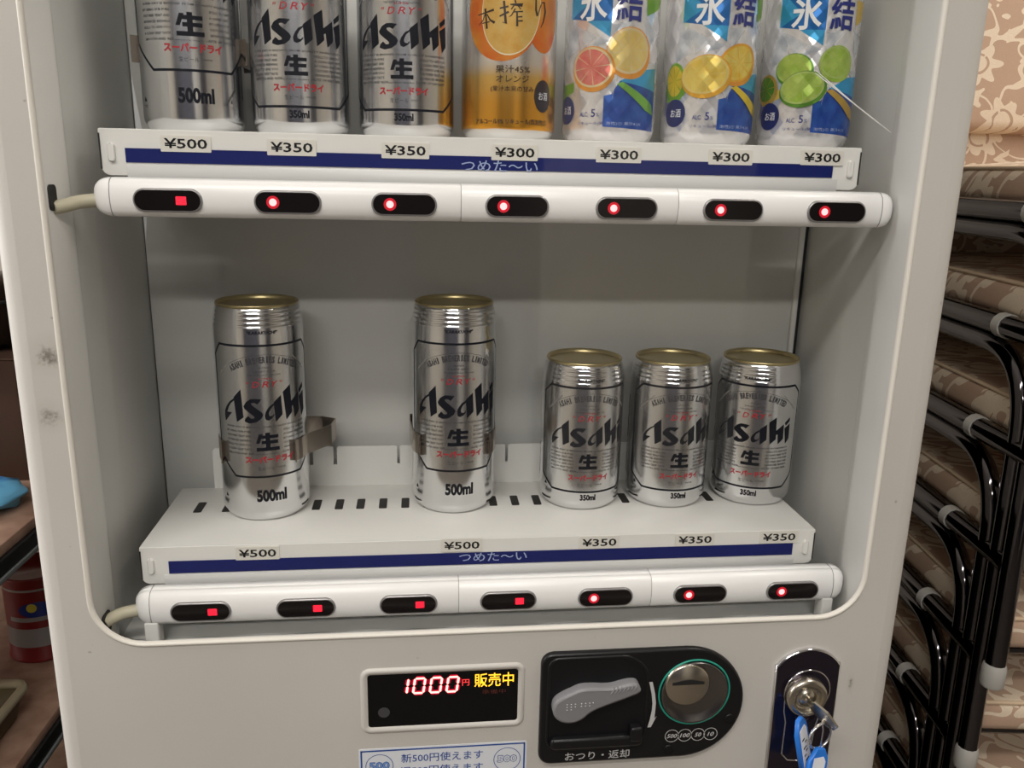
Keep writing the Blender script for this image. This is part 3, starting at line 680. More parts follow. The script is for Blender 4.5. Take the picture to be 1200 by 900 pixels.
def beer_label(H, D, root):
    L = Label()
    hw, tw, bw = D.get('hw', 1.31) * RC, D.get('tw', 1.08) * RC, D.get('bw', .80) * RC
    oc = [(-bw, D['fb']), (bw, D['fb']), (hw, D['fb'] + D['cb']), (hw, D['ft'] - D['ct']), (tw, D['ft']), (-tw, D['ft']), (-hw, D['ft'] - D['ct']), (-hw, D['fb'] + D['cb'])]
    L.poly('label_panel', oc, 0, 0)
    L.put('frame_line', ringmesh(offset_poly(oc, .0008), offset_poly(oc, -.0008)), 0, 1)
    for p in asahi(D['W'], D['At'], D['Ab']): L.poly('brand_lettering', offset_poly(p, .00042), 0, 3)
    n_h = D['nh']
    L.put('kanji_mark', polymesh(rrect(-n_h * .74, n_h * .74, D['nz'] - n_h * .66, D['nz'] + n_h * .66, .0003, 1)), 1, 2)
    nama(L, 'kanji_mark', D['nz'], n_h, 3)
    top, bot = D['s0'], D['s1']; dz = (top - bot) / 6
    for i, t in enumerate(LINES):
        z = top - i * dz
        if i in (0, 6): L.text('small_print', t, 0, z, .064, .0016, lay=1, bold=.02)
        else:
            L.text('small_print', t, -.0222, z, .0205, .0016, lay=1, bold=.02); L.text('small_print', t[::-1] if False else LINES[1 + (i + 2) % 5], .0222, z, .0205, .0016, lay=1, bold=.02)
    L.text('kana_name', 'スーパードライ', .001, D['sup'], D['supw'], D['suph'], 0, 2, .05, 0)
    L.text('beer_type', '生ビール', -.002, D['bi'], .0125, .0030, lay=1, bold=.0); L.text('beer_type', '(非熱処理)', .009, D['bi'], .007, .0014, lay=1, bold=0)
    L.text('volume', D['vol'], .001, D['ml'], D['mlw'], D['mlh'], 0, 2, .045)
    L.text('product_name', 'D', -.0068, D['dry'], .0052, .0044, 0, 2, .01, .25); L.text('product_name', 'R', .0002, D['dry'], .0052, .0044, 0, 2, .01, .25); L.text('product_name', 'Y', .0070, D['dry'], .0050, .0044, 0, 2, .01, .25)
    L.text('product_name', '"', -.0125, D['dry'] + .0012, .0020, .0016, 0, 2, .0, .2); L.text('product_name', '"', .0120, D['dry'] + .0012, .0020, .0016, 0, 2, .0, .2)
    L.text('product_name', 'SUPER', 0, D['dry'] + .0042, .010, .0013, 0, 2, 0)
    for i, (t, w_) in enumerate((('ASAHI', .008), ('DRAFT BEER', .016), ('THE BEER FOR ALL SEASONS', .024))):
        L.text('crest_lines', t, 0, D['arch'] - .0045 - i * .0028, w_, .0013, lay=1, bold=0)
    # arched company name under a thin double arc
    ar = .050; c0 = D['arch'] - ar + .003
    txt = 'ASAHI BREWERIES LIMITED'
    for i, ch in enumerate(txt):
        if ch == ' ': continue
        a = (i - (len(txt) - 1) / 2) * .047; v, f = fit(text2d(ch, .05), 0, 0, .0011 if ch == 'I' else .0022, .0050)
        L.put('company_name', ([(ar * math.sin(a) + x * math.cos(a) + y * math.sin(a), c0 + (ar * math.cos(a)) - x * math.sin(a) + y * math.cos(a) - .0015) for x, y in v], f), 0, 2, False)
    for r0, m_ in ((ar + .0034, 0),):
        o = [(r0 * math.sin(a / 20), c0 + r0 * math.cos(a / 20) - .001) for a in range(-14, 15)]; i_ = [((r0 - .0003) * math.sin(a / 20), c0 + (r0 - .0003) * math.cos(a / 20) - .001) for a in range(14, -15, -1)]
        L.poly('company_name', (o + i_)[::-1], 0, 1)
    for s_ in (-1, 1):                                                   # barley sprigs
        for q in range(6):
            cx = s_ * (.0245 + q * .0021); cz = D['arch'] + .001 - q * .0020
            L.poly('company_name', ell(cx, cz, .0021, .0005, 10, s_ * -R(40)), 1, 1)
    L.text('neck_lettering', '"KARAKUCHI"', 0, D['kar'], .022, .0027, 0, 1, .03, .15)
    L.text('recycling_mark', '▲', -.0385, .020, .003, .003, lay=1, bold=0); L.text('recycling_mark', 'アルミ', -.0385, .0155, .0045, .0018, lay=1, bold=0)
    # back-side block with bar code on the left flank
    L.poly('back_block', [(-.086, .052), (-.0565, .052), (-.0565, H - .034), (-.086, H - .034)], 0, 0)
    for q in range(22): L.poly('bar_code', [(-.074 + q * .0008, .022), (-.074 + q * .0008 + random.choice((.0002, .0004, .0005)), .022), (-.074 + q * .0008 + .0003, .046), (-.074 + q * .0008, .046)], 0, 2)
    L.poly('bar_code', [(-.076, .020), (-.0555, .020), (-.0555, .048), (-.076, .048)], 1, 1)
    greyprint = mat('grey_print', (.30, .29, .28), .4, metal=.3)
    mm = dict(label_panel=[M_canmatte], frame_line=[M_navyink], brand_lettering=[M_navyink], kanji_mark=[M_navyink, M_canmatte], small_print=[mat('fine_print', (.05, .05, .055), .4)], product_name=[M_redink], kana_name=[M_redink], recycling_mark=[M_navyink], beer_type=[mat('fine_print', (.05, .05, .055), .4)], crest_lines=[mat('fine_print', (.05, .05, .055), .4)], volume=[M_navyink],
              company_name=[mat('fine_print', (.05, .05, .055), .4), greyprint], neck_lettering=[M_navyink], back_block=[M_navyink], bar_code=[M_navyink, M_canmatte])
    for nme, kk in L.parts.items(): kk.build(nme, mm[nme], root)
G_B = 'silver beer cans in the window'
def beer500():
    t = thing('beer_can', 'x', 'can', group=G_B); can_shell(.1675, t, M_can)
    beer_label(.1675, dict(ft=.1385, fb=.0375, cb=.017, ct=.0085, W=.0690, At=.1062, Ab=.0790, nz=.0650, nh=.0140, s0=.0768, s1=.0560, sup=.0512, supw=.0370, suph=.0054, bi=.0442, ml=.0222, mlw=.0225, mlh=.0098, vol='500ml', dry=.1095, arch=.1265, kar=.1480), t); return t
def beer350():
    t = thing('beer_can', 'x', 'can', group=G_B); can_shell(.1222, t, M_can)
    beer_label(.1222, dict(ft=.1030, fb=.0172, cb=.010, ct=.0070, W=.0650, At=.0770, Ab=.0540, nz=.0428, nh=.0125, s0=.0515, s1=.0345, sup=.0292, supw=.0335, suph=.0050, bi=.0232, ml=.0125, mlw=.0128, mlh=.0050, vol='350ml', dry=.0785, arch=.0935, kar=.1090, tw=1.05, bw=.92), t); return t
def place(o, x, y, z, rot, label, first):
    c = o if first else dup(o)
    c.location = (x, y, z); c.rotation_euler = (0, 0, rot); c['label'] = label; return c
Z1, Z2 = .0428, -.2433
p5 = beer500(); p3 = beer350()
place(p5, -.2149, .072, Z1, R(14), 'tall 500ml silver beer can on the upper shelf', True)
place(p5, -.1852, .0925, Z2, R(15), 'tall 500ml silver beer can in a wide-armed metal clip on the slotted lower shelf', False)
place(p5, -.0363, .0976, Z2, R(4), 'tall 500ml silver beer can in a close-fitting metal clip on the slotted lower shelf', False)
place(p3, -.1434, .072, Z1, R(2.5), 'short 350ml silver beer can beside the tall can on the upper shelf', True)
place(p3, -.0712, .072, Z1, R(-4.5), 'short 350ml silver beer can beside the orange can on the upper shelf', False)
place(p3, .0691, .0986, Z2, R(0), 'short 350ml silver beer can on the lower shelf beside a tall can', False)
place(p3, .1428, .0985, Z2, R(2), 'middle of three short 350ml silver beer cans on the lower shelf', False)
place(p3, .2182, .0989, Z2, R(-25), 'short 350ml silver beer can on the lower shelf beside the window side panel', False)
clip(-.1852, .0925, Z2 + .0460, Z2 + .0625); clip(-.0363, .0976, Z2 + .0470, Z2 + .0640, .001); clip(-.2149, .072, Z1 + .044, Z1 + .061, .001, (94, 88, 84))

# ---- orange liqueur can
def b_orange(nt, b):
    t = nt.nodes.new('ShaderNodeTexCoord'); s = nt.nodes.new('ShaderNodeSeparateXYZ'); nt.links.new(t.outputs['Object'], s.inputs[0])
    z = mth(nt, 'ADD', mth(nt, 'DIVIDE', s.outputs[2], .122), mth(nt, 'MULTIPLY', mth(nt, 'SUBTRACT', noise(nt, 30, 2), .5), .02))
    nt.links.new(ramp(nt, z, [(0.0, (.80, .80, .80)), (.052, (.80, .80, .79)), (.058, (.80, .38, .04)), (.20, (.80, .40, .06)), (.33, (.80, .52, .16)), (.40, (.80, .74, .66)), (.55, (.80, .79, .78))]), b.inputs['Base Color'])
def diamond(nt, b, strength=.6):
    t = nt.nodes.new('ShaderNodeTexCoord'); s = nt.nodes.new('ShaderNodeSeparateXYZ'); nt.links.new(t.outputs['Object'], s.inputs[0])
    th = mth(nt, 'MULTIPLY', mth(nt, 'ARCTAN2', s.outputs[0], mth(nt, 'MULTIPLY', s.outputs[1], -1.0)), RC / .0150); z = mth(nt, 'DIVIDE', s.outputs[2], .0170)
    p = mth(nt, 'PINGPONG', mth(nt, 'ADD', mth(nt, 'ADD', th, z), 40.0), .5); q = mth(nt, 'PINGPONG', mth(nt, 'ADD', mth(nt, 'SUBTRACT', th, z), 40.0), .5)
    bump(nt, b, mth(nt, 'ADD', p, q), strength, .0022)
M_oc = mat('orange_can_print', (.8, .6, .3), .26, metal=.85, build=b_orange)
oc = thing('orange_liqueur_can', 'orange and silver fruit liqueur can with a cut orange picture on the upper shelf', 'can', (.0004, .072, Z1), R(-2))
can_shell(.1222, oc, M_oc, ribs=False)
def b_peel(nt, b): nt.links.new(ramp(nt, noise(nt, 60, 4), [(.3, (.66, .12, .02)), (.6, (.72, .26, .035)), (.8, (.74, .40, .08))]), b.inputs['Base Color'])
def b_flesh(nt, b): nt.links.new(ramp(nt, noise(nt, 90, 5, rough=.6), [(.3, (.66, .34, .06)), (.55, (.72, .46, .13)), (.8, (.76, .58, .26))]), b.inputs['Base Color'])
M_peel = mat('orange_peel_print', (.8, .3, .04), .3, metal=.3, build=b_peel); M_flesh = mat('orange_flesh_print', (.85, .6, .2), .3, metal=.3, build=b_flesh)
M_brown = mat('brown_ink', (.05, .03, .018), .4); M_pale = mat('pale_pith_print', (.84, .74, .50), .35, metal=.2)
L = Label()
L.poly('orange_picture', ell(-.0075, .0800, .0260, .0300, 44), 0, 0)
L.poly('orange_picture', [p for p in ell(.0230, .0830, .0150, .0265, 40)], 0, 1)
L.poly('orange_picture', ell(-.0010, .0825, .0205, .0290, 44, R(-8)), 2, 2)
L.poly('orange_picture', ell(-.0010, .0828, .0200, .0284, 44, R(-8)), 1, 3)
def brush(part, strokes, cx, cz, sc, lay=6):
    for st in strokes:
        P = [Vector((cx + x * sc, cz + y * sc)) for x, y, w_ in st]; W_ = [w_ * sc for x, y, w_ in st]; l, r = [], []
        for i, p in enumerate(P):
            d = (P[min(i + 1, len(P) - 1)] - P[max(i - 1, 0)]).normalized(); n_ = Vector((-d.y, d.x)) * W_[i] / 2; l.append(tuple(p + n_)); r.append(tuple(p - n_))
        L.poly(part, r + l[::-1], 0, lay)
# brush-written name: three characters as strokes on a unit square
brush('brand_lettering', [[(-.5, .20, .05), (0, .30, .07), (.45, .42, .12)], [(-.05, .5, .12), (0, .1, .09), (.06, -.5, .12)], [(-.05, .22, .06), (-.2, -.1, .05), (-.45, -.3, .04)], [(.05, .22, .06), (.25, -.08, .09), (.5, -.22, .14)], [(-.22, -.22, .05), (.22, -.16, .06)]], -.0185, .0765, .0125)
brush('brand_lettering', [[(-.5, .2, .06), (-.12, .28, .08)], [(-.32, .5, .1), (-.26, 0, .1), (-.22, -.42, .12), (-.36, -.36, .05)], [(-.5, -.12, .06), (-.1, .06, .09)], [(.16, .54, .08), (.20, .42, .07)], [(-.04, .36, .05), (.52, .40, .07), (.46, .28, .04)], [(.12, .32, .05), (.0, .16, .05)], [(.30, .32, .05), (.42, .18, .05)], [(.18, .20, .06), (.02, -.08, .05), (-.08, -.14, .03)], [(.10, .06, .05), (.52, .10, .06)], [(.26, .06, .07), (.28, -.52, .10)], [(.28, -.14, .05), (.50, -.11, .06)], [(.28, -.30, .05), (.52, -.28, .07)]], -.0015, .0795, .0150)
brush('brand_lettering', [[(-.25, .5, .08), (-.24, .1, .09), (-.16, -.12, .10)], [(-.16, -.1, .04), (.02, .35, .05)], [(.02, .4, .05), (.18, .45, .08), (.26, .1, .09), (.16, -.3, .06), (.02, -.55, .03)]], .0195, .0810, .0160)
L.text('top_lettering', '果実', -.0045, .0935, .008, .0038, 0, 6, .02)
for t, z, w_, h in (('果汁45%', .0452, .0235, .0048), ('オレンジ', .0392, .0225, .0044), ('(果汁本来の甘み', .0325, .0300, .0042)): L.text('can_lettering', t, .0005, z, w_, h, 0, 6, .0)
L.text('can_lettering', 'アルコール5% リキュール(発泡性)①', .001, .0115, .054, .0042, 0, 6, .015)
L.poly('dark_oval', ell(.0238, .0290, .0075, .0105, 30), 0, 6); L.text('oval_lettering', 'お酒', .0238, .0290, .0085, .0052, 0, 8, .01)
mm = dict(orange_picture=[M_peel, M_flesh, M_pale], brand_lettering=[M_brown], top_lettering=[M_brown], can_lettering=[M_brown], dark_oval=[mat('oval_charcoal', (.03, .025, .03), .35)], oval_lettering=[M_sticker])
for nme, kk in L.parts.items(): kk.build(nme, mm[nme], oc)

# ---- chuhai cans: silver with blue panels and fruit, diamond-cut wall
def dm(name, col, metal=.45, rough=.28, n=None):
    def bld(nt, b):
        if n: nt.links.new(ramp(nt, noise(nt, 120, 3), [(.3, col), (.7, n)]), b.inputs['Base Color'])
        diamond(nt, b, .32)
    return mat(name, col, rough, metal, build=bld)
M_chu = dm('chuhai_silver', (.84, .83, .84), .65, .25)
M_cb = dm('chuhai_blue', (.02, .16, .48), .4); M_cb2 = dm('chuhai_light_blue', (.05, .36, .66), .4); M_cn = dm('chuhai_royal_blue', (.015, .055, .33), .4, n=(.03, .12, .45))
M_cw = mat('chuhai_white', (.86, .87, .88), .3); M_ck = mat('chuhai_navy', (.02, .03, .20), .35)
M_cice = dm('chuhai_ice', (.46, .50, .56), .4, n=(.76, .78, .80))
PX = lambda x, y: (RC * math.asin(max(-.99, min(.99, (x - 324) / 236))), .061 - (y - 250) * .0001204)
def PP(l): return [PX(*p) for p in l][::-1]
def PE(cx, cy, rx, ry, n=34, rot=0):
    return [(PX(cx, cy)[0] + p[0], PX(cx, cy)[1] + p[1]) for p in ell(0, 0, rx * .000150, ry * .0001204, n, rot)]
def chuhai(name, label, fruits, ribbon, leaf, x, rot):
    t = thing(name, label, 'can', (x, .072, Z1), rot); can_shell(.1222, t, M_chu, ribs=False)
    global L; L = Label(); mats = {}
    def m_of(part, ms): mats[part] = ms
    # ice facets
    for l in ([(150, 120), (250, 190), (180, 260)], [(250, 190), (320, 215), (230, 250)], [(120, 150), (150, 120), (170, 250), (110, 300)], [(330, 130), (420, 110), (340, 230)], [(480, 90), (540, 150), (500, 240)], [(470, 330), (555, 300), (550, 420)], [(300, 430), (360, 400), (340, 520)]): L.poly('ice_print', PP(l), 0, 0)
    L.poly('blue_panel', PP([(128, -120), (322, -120), (322, 112), (215, 108), (128, 85)]), 0, 0)
    L.poly('blue_panel', PP([(205, 108), (320, 112), (317, 195)]), 1, 1)
    L.poly('blue_panel', PP([(128, -110), (210, 20), (128, 90)]), 1, 1)
    L.poly('blue_wedge', PP([(298, 505), (335, 495), (372, 425), (470, 360), (545, 340), (545, 690), (298, 672)]), 0, 0)
    L.poly('blue_wedge', PP([(372, 425), (470, 360), (545, 340), (545, 470)]), 1, 1)
    for i, (part, cx, cy, rx, ry, rot_, ms) in enumerate(fruits):
        L.poly(part, PE(cx, cy, rx, ry, rot=rot_), 0, 2 + i * 5); L.poly(part, PE(cx - rx * .04, cy - ry * .08, rx * .92, ry * .88, rot=rot_), 1, 3 + i * 5); L.poly(part, PE(cx - rx * .04, cy - ry * .08, rx * .82, ry * .78, rot=rot_), 2, 4 + i * 5)
        c0 = PX(cx - rx * .04, cy - ry * .08)
        for a in range(8, 368, 45):
            c, s_ = math.cos(R(a)), math.sin(R(a)); p = Vector((rx * .000150 * .82 * c, ry * .0001204 * .78 * s_)); n_ = Vector((-p.y, p.x)).normalized() * .0003
            L.poly(part, [(c0[0], c0[1]), (c0[0] + p.x - n_.x, c0[1] + p.y - n_.y), (c0[0] + p.x + n_.x, c0[1] + p.y + n_.y)], 1, 5 + i * 5)
        m_of(part, ms)
    L.poly('leaf_print', PP([(480, -60), (565, -60), (545, 20), (488, 75)]), 0, 1); L.poly('leaf_print', PP([(70, 440), (150, 430), (150, 480), (95, 520)]), 0, 1); m_of('leaf_print', [leaf])
    L.poly('ribbon', PP([(358, 440), (385, 428), (530, 540), (540, 600), (500, 575)]), 0, 9); m_of('ribbon', [ribbon])
    L.text('brand_kanji', '氷', PX(230, 20)[0], PX(0, 20)[1], .0200, .0215, 0, 8, .02, cut=True); L.text('brand_kanji', '結', PX(405, 20)[0], PX(0, 20)[1], .0190, .0215, 1, 8, .02, cut=True)
    L.text('sub_lettering', 'ALC.', PX(205, 600)[0], PX(0, 605)[1], .0065, .0030, 0, 4, .01); L.text('sub_lettering', '5', PX(250, 600)[0], PX(0, 598)[1], .0030, .0052, 0, 4, .01); L.text('sub_lettering', '%', PX(272, 600)[0], PX(0, 607)[1], .0022, .0026, 0, 4, .0)
    L.text('sub_lettering', 'リキュール(発', PX(235, 655)[0], PX(0, 655)[1], .0190, .0026, 0, 4, 0); L.text('sub_lettering', '泡性)① 果汁4.2%', PX(405, 655)[0], PX(0, 655)[1], .0260, .0026, 1, 4, 0)
    L.poly('navy_oval', PE(118, 580, 60, 78), 0, 6); L.text('oval_lettering', 'お酒', PX(122, 580)[0], PX(0, 580)[1], .0090, .0055, 0, 8, .0)
    for q in range(18): L.poly('bar_code', [(-.0475 + .0004 * (q % 2), .020 + q * .0012), (-.0415, .020 + q * .0012), (-.0415, .0206 + q * .0012 + random.choice((0, .0003))), (-.0475, .0206 + q * .0012)], 0, 1)
    for p_, ms in dict(ice_print=[M_cice], blue_panel=[M_cb, M_cb2], blue_wedge=[M_cn, M_cb2], brand_kanji=[M_cw, M_ck], sub_lettering=[M_ck, M_paleblue], navy_oval=[mat('oval_navy', (.018, .025, .12), .35)], oval_lettering=[M_cw], bar_code=[M_ck]).items(): m_of(p_, ms)
    for nme, kk in L.parts.items(): kk.build(nme, mats[nme], t)
F_or = dm('fruit_orange_rind', (.82, .34, .05)); F_pith = dm('fruit_pith', (.82, .66, .38)); F_yel = dm('fruit_yellow', (.82, .58, .16), n=(.86, .70, .28)); F_red = dm('fruit_red', (.72, .12, .10), n=(.82, .28, .22))
F_lem = dm('fruit_lemon', (.85, .55, .06), n=(.86, .70, .18)); F_lem2 = dm('fruit_lemon_rind', (.85, .45, .05)); F_lime = dm('fruit_lime', (.30, .50, .05), n=(.52, .66, .16)); F_lime2 = dm('fruit_lime_rind', (.12, .30, .04)); F_limep = dm('fruit_lime_pith', (.46, .60, .18))
F_green = dm('leaf_green', (.22, .45, .04)); F_lemp = dm('fruit_lemon_pith', (.87, .68, .22)); F_ylw = dm('ribbon_yellow', (.80, .60, .05)); F_gr = dm('ribbon_green', (.20, .48, .08)); F_brn = dm('ribbon_ochre', (.55, .36, .08))
chuhai('grapefruit_chuhai_can', 'blue and silver chuhai can with a red grapefruit half on the upper shelf', [('lemon_print', 418, 275, 112, 138, R(18), [F_or, F_pith, F_yel]), ('grapefruit_print', 238, 362, 106, 122, R(-12), [F_or, F_pith, F_red])], F_gr, F_green, .0732, R(-12.5))
chuhai('lemon_chuhai_can', 'blue and silver chuhai can with yellow lemons on the upper shelf', [('lime_print', 114, 410, 60, 110, R(5), [F_green, F_green, F_ylw]), ('lemon_print', 392, 315, 108, 112, R(25), [F_or, F_lem2, F_lem]), ('cut_lemon_print', 232, 382, 118, 118, R(10), [F_lem2, F_lemp, F_lem])], F_ylw, F_green, .1460, R(1))
chuhai('lime_chuhai_can', 'blue and silver chuhai can with green limes on the upper shelf', [('side_lime_print', 104, 430, 70, 90, 0, [F_brn, F_brn, F_lime2]), ('lime_print', 198, 325, 88, 92, 0, [F_lime2, F_lime, F_lime]), ('upper_lime_print', 400, 290, 88, 100, 0, [F_lime, F_limep, F_lime]), ('cut_lime_print', 245, 432, 108, 100, R(12), [F_lime2, F_limep, F_lime])], F_brn, mat('leaf_ochre', (.6, .42, .08), .3), .2200, R(-8))

# ================================================================== stacked banquet chairs
def b_brocade(nt, b):
    t = nt.nodes.new('ShaderNodeTexCoord'); 
    sp = nt.nodes.new('ShaderNodeSeparateXYZ'); nt.links.new(t.outputs['Object'], sp.inputs[0]); cb = nt.nodes.new('ShaderNodeCombineXYZ')
    nt.links.new(mth(nt, 'MULTIPLY_ADD', sp.outputs[1], .6, sp.outputs[0]), cb.inputs[0]); nt.links.new(mth(nt, 'MULTIPLY_ADD', sp.outputs[1], .8, sp.outputs[2]), cb.inputs[1]); V = cb.outputs[0]
    nz = nt.nodes.new('ShaderNodeTexNoise'); nz.inputs['Scale'].default_value = 26; nz.inputs['Detail'].default_value = 1; nt.links.new(V, nz.inputs['Vector'])
    ad = nt.nodes.new('ShaderNodeVectorMath'); ad.operation = 'MULTIPLY_ADD'; ad.inputs[1].default_value = (.012, .012, .0); nt.links.new(nz.outputs['Color'], ad.inputs[0]); nt.links.new(V, ad.inputs[2])
    vo = nt.nodes.new('ShaderNodeTexVoronoi'); vo.voronoi_dimensions = '2D'; vo.inputs['Scale'].default_value = 14.0; vo.inputs['Randomness'].default_value = .6; nt.links.new(ad.outputs[0], vo.inputs['Vector'])
    # petals: angle round the cell centre seen on the fabric
    sc = nt.nodes.new('ShaderNodeVectorMath'); sc.operation = 'SUBTRACT'; nt.links.new(ad.outputs[0], sc.inputs[0]); nt.links.new(vo.outputs['Position'], sc.inputs[1])
    s = nt.nodes.new('ShaderNodeSeparateXYZ'); nt.links.new(sc.outputs[0], s.inputs[0])
    ang = mth(nt, 'ARCTAN2', s.outputs[1], s.outputs[0])
    pet = mth(nt, 'MULTIPLY_ADD', mth(nt, 'COSINE', mth(nt, 'MULTIPLY', ang, 7.0)), .075, .33)
    fl = mth(nt, 'LESS_THAN', vo.outputs['Distance'], pet)
    hole = mth(nt, 'GREATER_THAN', mth(nt, 'ABSOLUTE', mth(nt, 'SUBTRACT', vo.outputs['Distance'], .17)), .022)
    # scrolls: narrow iso-lines of a distorted noise
    sn = noise(nt, 20, 0, V, dist=1.2); scr = mth(nt, 'LESS_THAN', mth(nt, 'ABSOLUTE', mth(nt, 'SUBTRACT', sn, .5)), .038)
    sn2 = noise(nt, 52, 0, V, dist=.6); scr2 = mth(nt, 'GREATER_THAN', sn2, .70)
    k = mth(nt, 'MAXIMUM', mth(nt, 'MULTIPLY', fl, hole), mth(nt, 'MAXIMUM', scr, scr2))
    weave = noise(nt, 700, 2)
    c = mixc(nt, k, (.52, .36, .26), (.84, .71, .55)); c = mixc(nt, mth(nt, 'MULTIPLY', weave, .35), c, (.34, .22, .14))
    nt.links.new(c, b.inputs['Base Color']); bump(nt, b, weave, .25, .0006)
    rr = mth(nt, 'MULTIPLY_ADD', k, -.25, .80); nt.links.new(rr, b.inputs['Roughness'])
M_broc = mat('brocade', (.5, .35, .25), .7, build=b_brocade)
M_pipe = mat('brocade_piping', (.66, .50, .34), .6)
M_frame = mat('smoked_chrome', (.095, .09, .095), .085, metal=1)
M_clipw = mat('white_bumper', (.42, .41, .38), .5)
def bez(p0, p1, p2, n=8): return [tuple(Vector(p0) * (1 - t) ** 2 + Vector(p1) * 2 * t * (1 - t) + Vector(p2) * t * t) for t in [i / n for i in range(n + 1)]]
def cushion(k, x0, x1, y0, y1, z0, z1, r, crown):
    bm = bmesh.new(); bmesh.ops.create_cube(bm, size=1)
    for v in bm.verts: v.co = Vector((((x0 + x1) + v.co.x * 2 * (x1 - x0)) / 2, ((y0 + y1) + v.co.y * 2 * (y1 - y0)) / 2, ((z0 + z1) + v.co.z * 2 * (z1 - z0)) / 2))
    bmesh.ops.bevel(bm, geom=bm.edges[:], offset=r, segments=3, profile=.5, affect='EDGES')
    for q in range(1, 8):
        for ax_, a, b_ in ((0, x0, x1), (1, y0, y1)):
            co = [0, 0, 0]; co[ax_] = a + (b_ - a) * q / 8; no = [0, 0, 0]; no[ax_] = 1
            bmesh.ops.bisect_plane(bm, geom=bm.verts[:] + bm.edges[:] + bm.faces[:], plane_co=co, plane_no=no)
    for v in bm.verts:
        u = (v.co.x - x0) / (x1 - x0) * 2 - 1; w_ = (v.co.y - y0) / (y1 - y0) * 2 - 1
        if v.co.z > (z0 + z1) / 2: v.co.z += crown * max(0, 1 - u * u) * max(0, 1 - w_ * w_)
    return bm
RZ = .444
def make_chair():
    t = thing('banquet_chair', 'x', 'chair', group='stacked banquet chairs')
    k = MB(); k.bm(cushion(k, -.212, .212, -.215, .225, RZ + .006, RZ + .040, .010, .016), 0, True); seat = k.build('seat', M_broc, t, 'brocade seat cushion')
    k = MB()
    rim = rrect(-.2085, .2085, -.2115, .2215, .012, 5); k.tube([(p[0], p[1], RZ + .0395) for p in rim + rim[:1]], .0024, 6); k.build('piping', M_pipe, seat)
    # backrest: leaning pad with a recessed lower panel
    lean = R(11); B = Matrix.Translation((0, .232, RZ + .085)) @ Matrix.Rotation(-lean, 4, 'X')
    k = MB(); bmx = cushion(k, -.205, .205, 0, .36, -.012, .022, .010, .004)
    k.bm(bmx, 0, True, B @ Matrix(((1, 0, 0, 0), (0, 0, -1, 0), (0, 1, 0, 0), (0, 0, 0, 1)))); back = k.build('backrest', M_broc, t, 'brocade backrest')
    k = MB(); k.box((-.19, .004, -.085), (.19, .012, .012), bev=.003, M=B); k.build('lower_back_panel', M_broc, t)
    for s_ in (-1, 1):
        x = s_ * .2185
        k = MB(); k.tube([(x, -.212, RZ - .002), (x, -.20, RZ), (x, .225, RZ)] + bez((x, .225, RZ), (x, .250, RZ), (x, .258, RZ + .035))[1:] + [tuple(B @ Vector((x, .004, z))) for z in (.10, .20, .33)], .0108, 12)
        k.build('rail', M_frame, t)
        k = MB(); k.tube([(x, .19, RZ - .0195), (x, -.075, RZ - .0195)] + bez((x, -.085, RZ - .0200), (x, -.150, RZ - .022), (x, -.1545, RZ - .092), 10) + [(x, -.162, .02)], .0094, 12); k.build('leg', M_frame, t)
        k = MB(); k.tube(bez((x, .10, RZ - .0195), (x, .205, RZ - .0195), (x, .217, RZ - .10), 10) + [(x, .252, .02)], .0094, 12); k.build('leg', M_frame, t)
        for y in (-.162, .252):
            k = MB(); k.lathe([(.0098, 0), (.0108, .002), (.0108, .020), (.0095, .024)], 14, M=Matrix.Translation((x, y, 0))); k.build('glide', M_clipw, t, 'white plastic foot glide')
        k = MB(); k.tube([(x, -.110, RZ), (x, -.098, RZ)], .0120, 14); k.build('bumper', M_clipw, t, 'white plastic stacking bumper')
    for y in (-.19, .21):
        k = MB(); k.tube([(-.2185, y, RZ - .002), (.2185, y, RZ - .002)], .009, 10); k.build('cross_bar', M_frame, t)
    return t
ch = make_chair(); A7 = R(7.0)
dv = Vector((math.sin(A7), math.cos(A7), 0)); lv = Vector((math.cos(A7), -math.sin(A7), 0))
ords = ['topmost', 'second', 'third', 'fourth', 'fifth', 'sixth', 'seventh', 'eighth', 'lowest']
first = True
for n in range(9):
    c = ch if first else dup(ch); first = False
    P = Vector((.507, .300, 0)) + lv * .2185 + dv * (-.039 + .0185 * n)
    c.location = (P.x, P.y, FLOOR + (8 - n) * .1065); c.rotation_euler = (0, 0, -A7)
    c['label'] = f'{ords[n]}{" from the top" if 0 < n < 8 else ""} brocade banquet chair in the stack beside the vending machine'
A8 = R(4); dv2 = Vector((math.sin(A8), math.cos(A8), 0))
for n in range(9):
    c = dup(ch); P = Vector((1.32, .60, 0)) + dv2 * (-.039 + .0185 * n)
    c.location = (P.x, P.y, FLOOR + (8 - n) * .1065); c.rotation_euler = (0, 0, -A8)
    c['label'] = f'{ords[n]}{" from the top" if 0 < n < 8 else ""} brocade banquet chair in the far stack, behind the near stack'
    c['group'] = 'stacked banquet chairs'

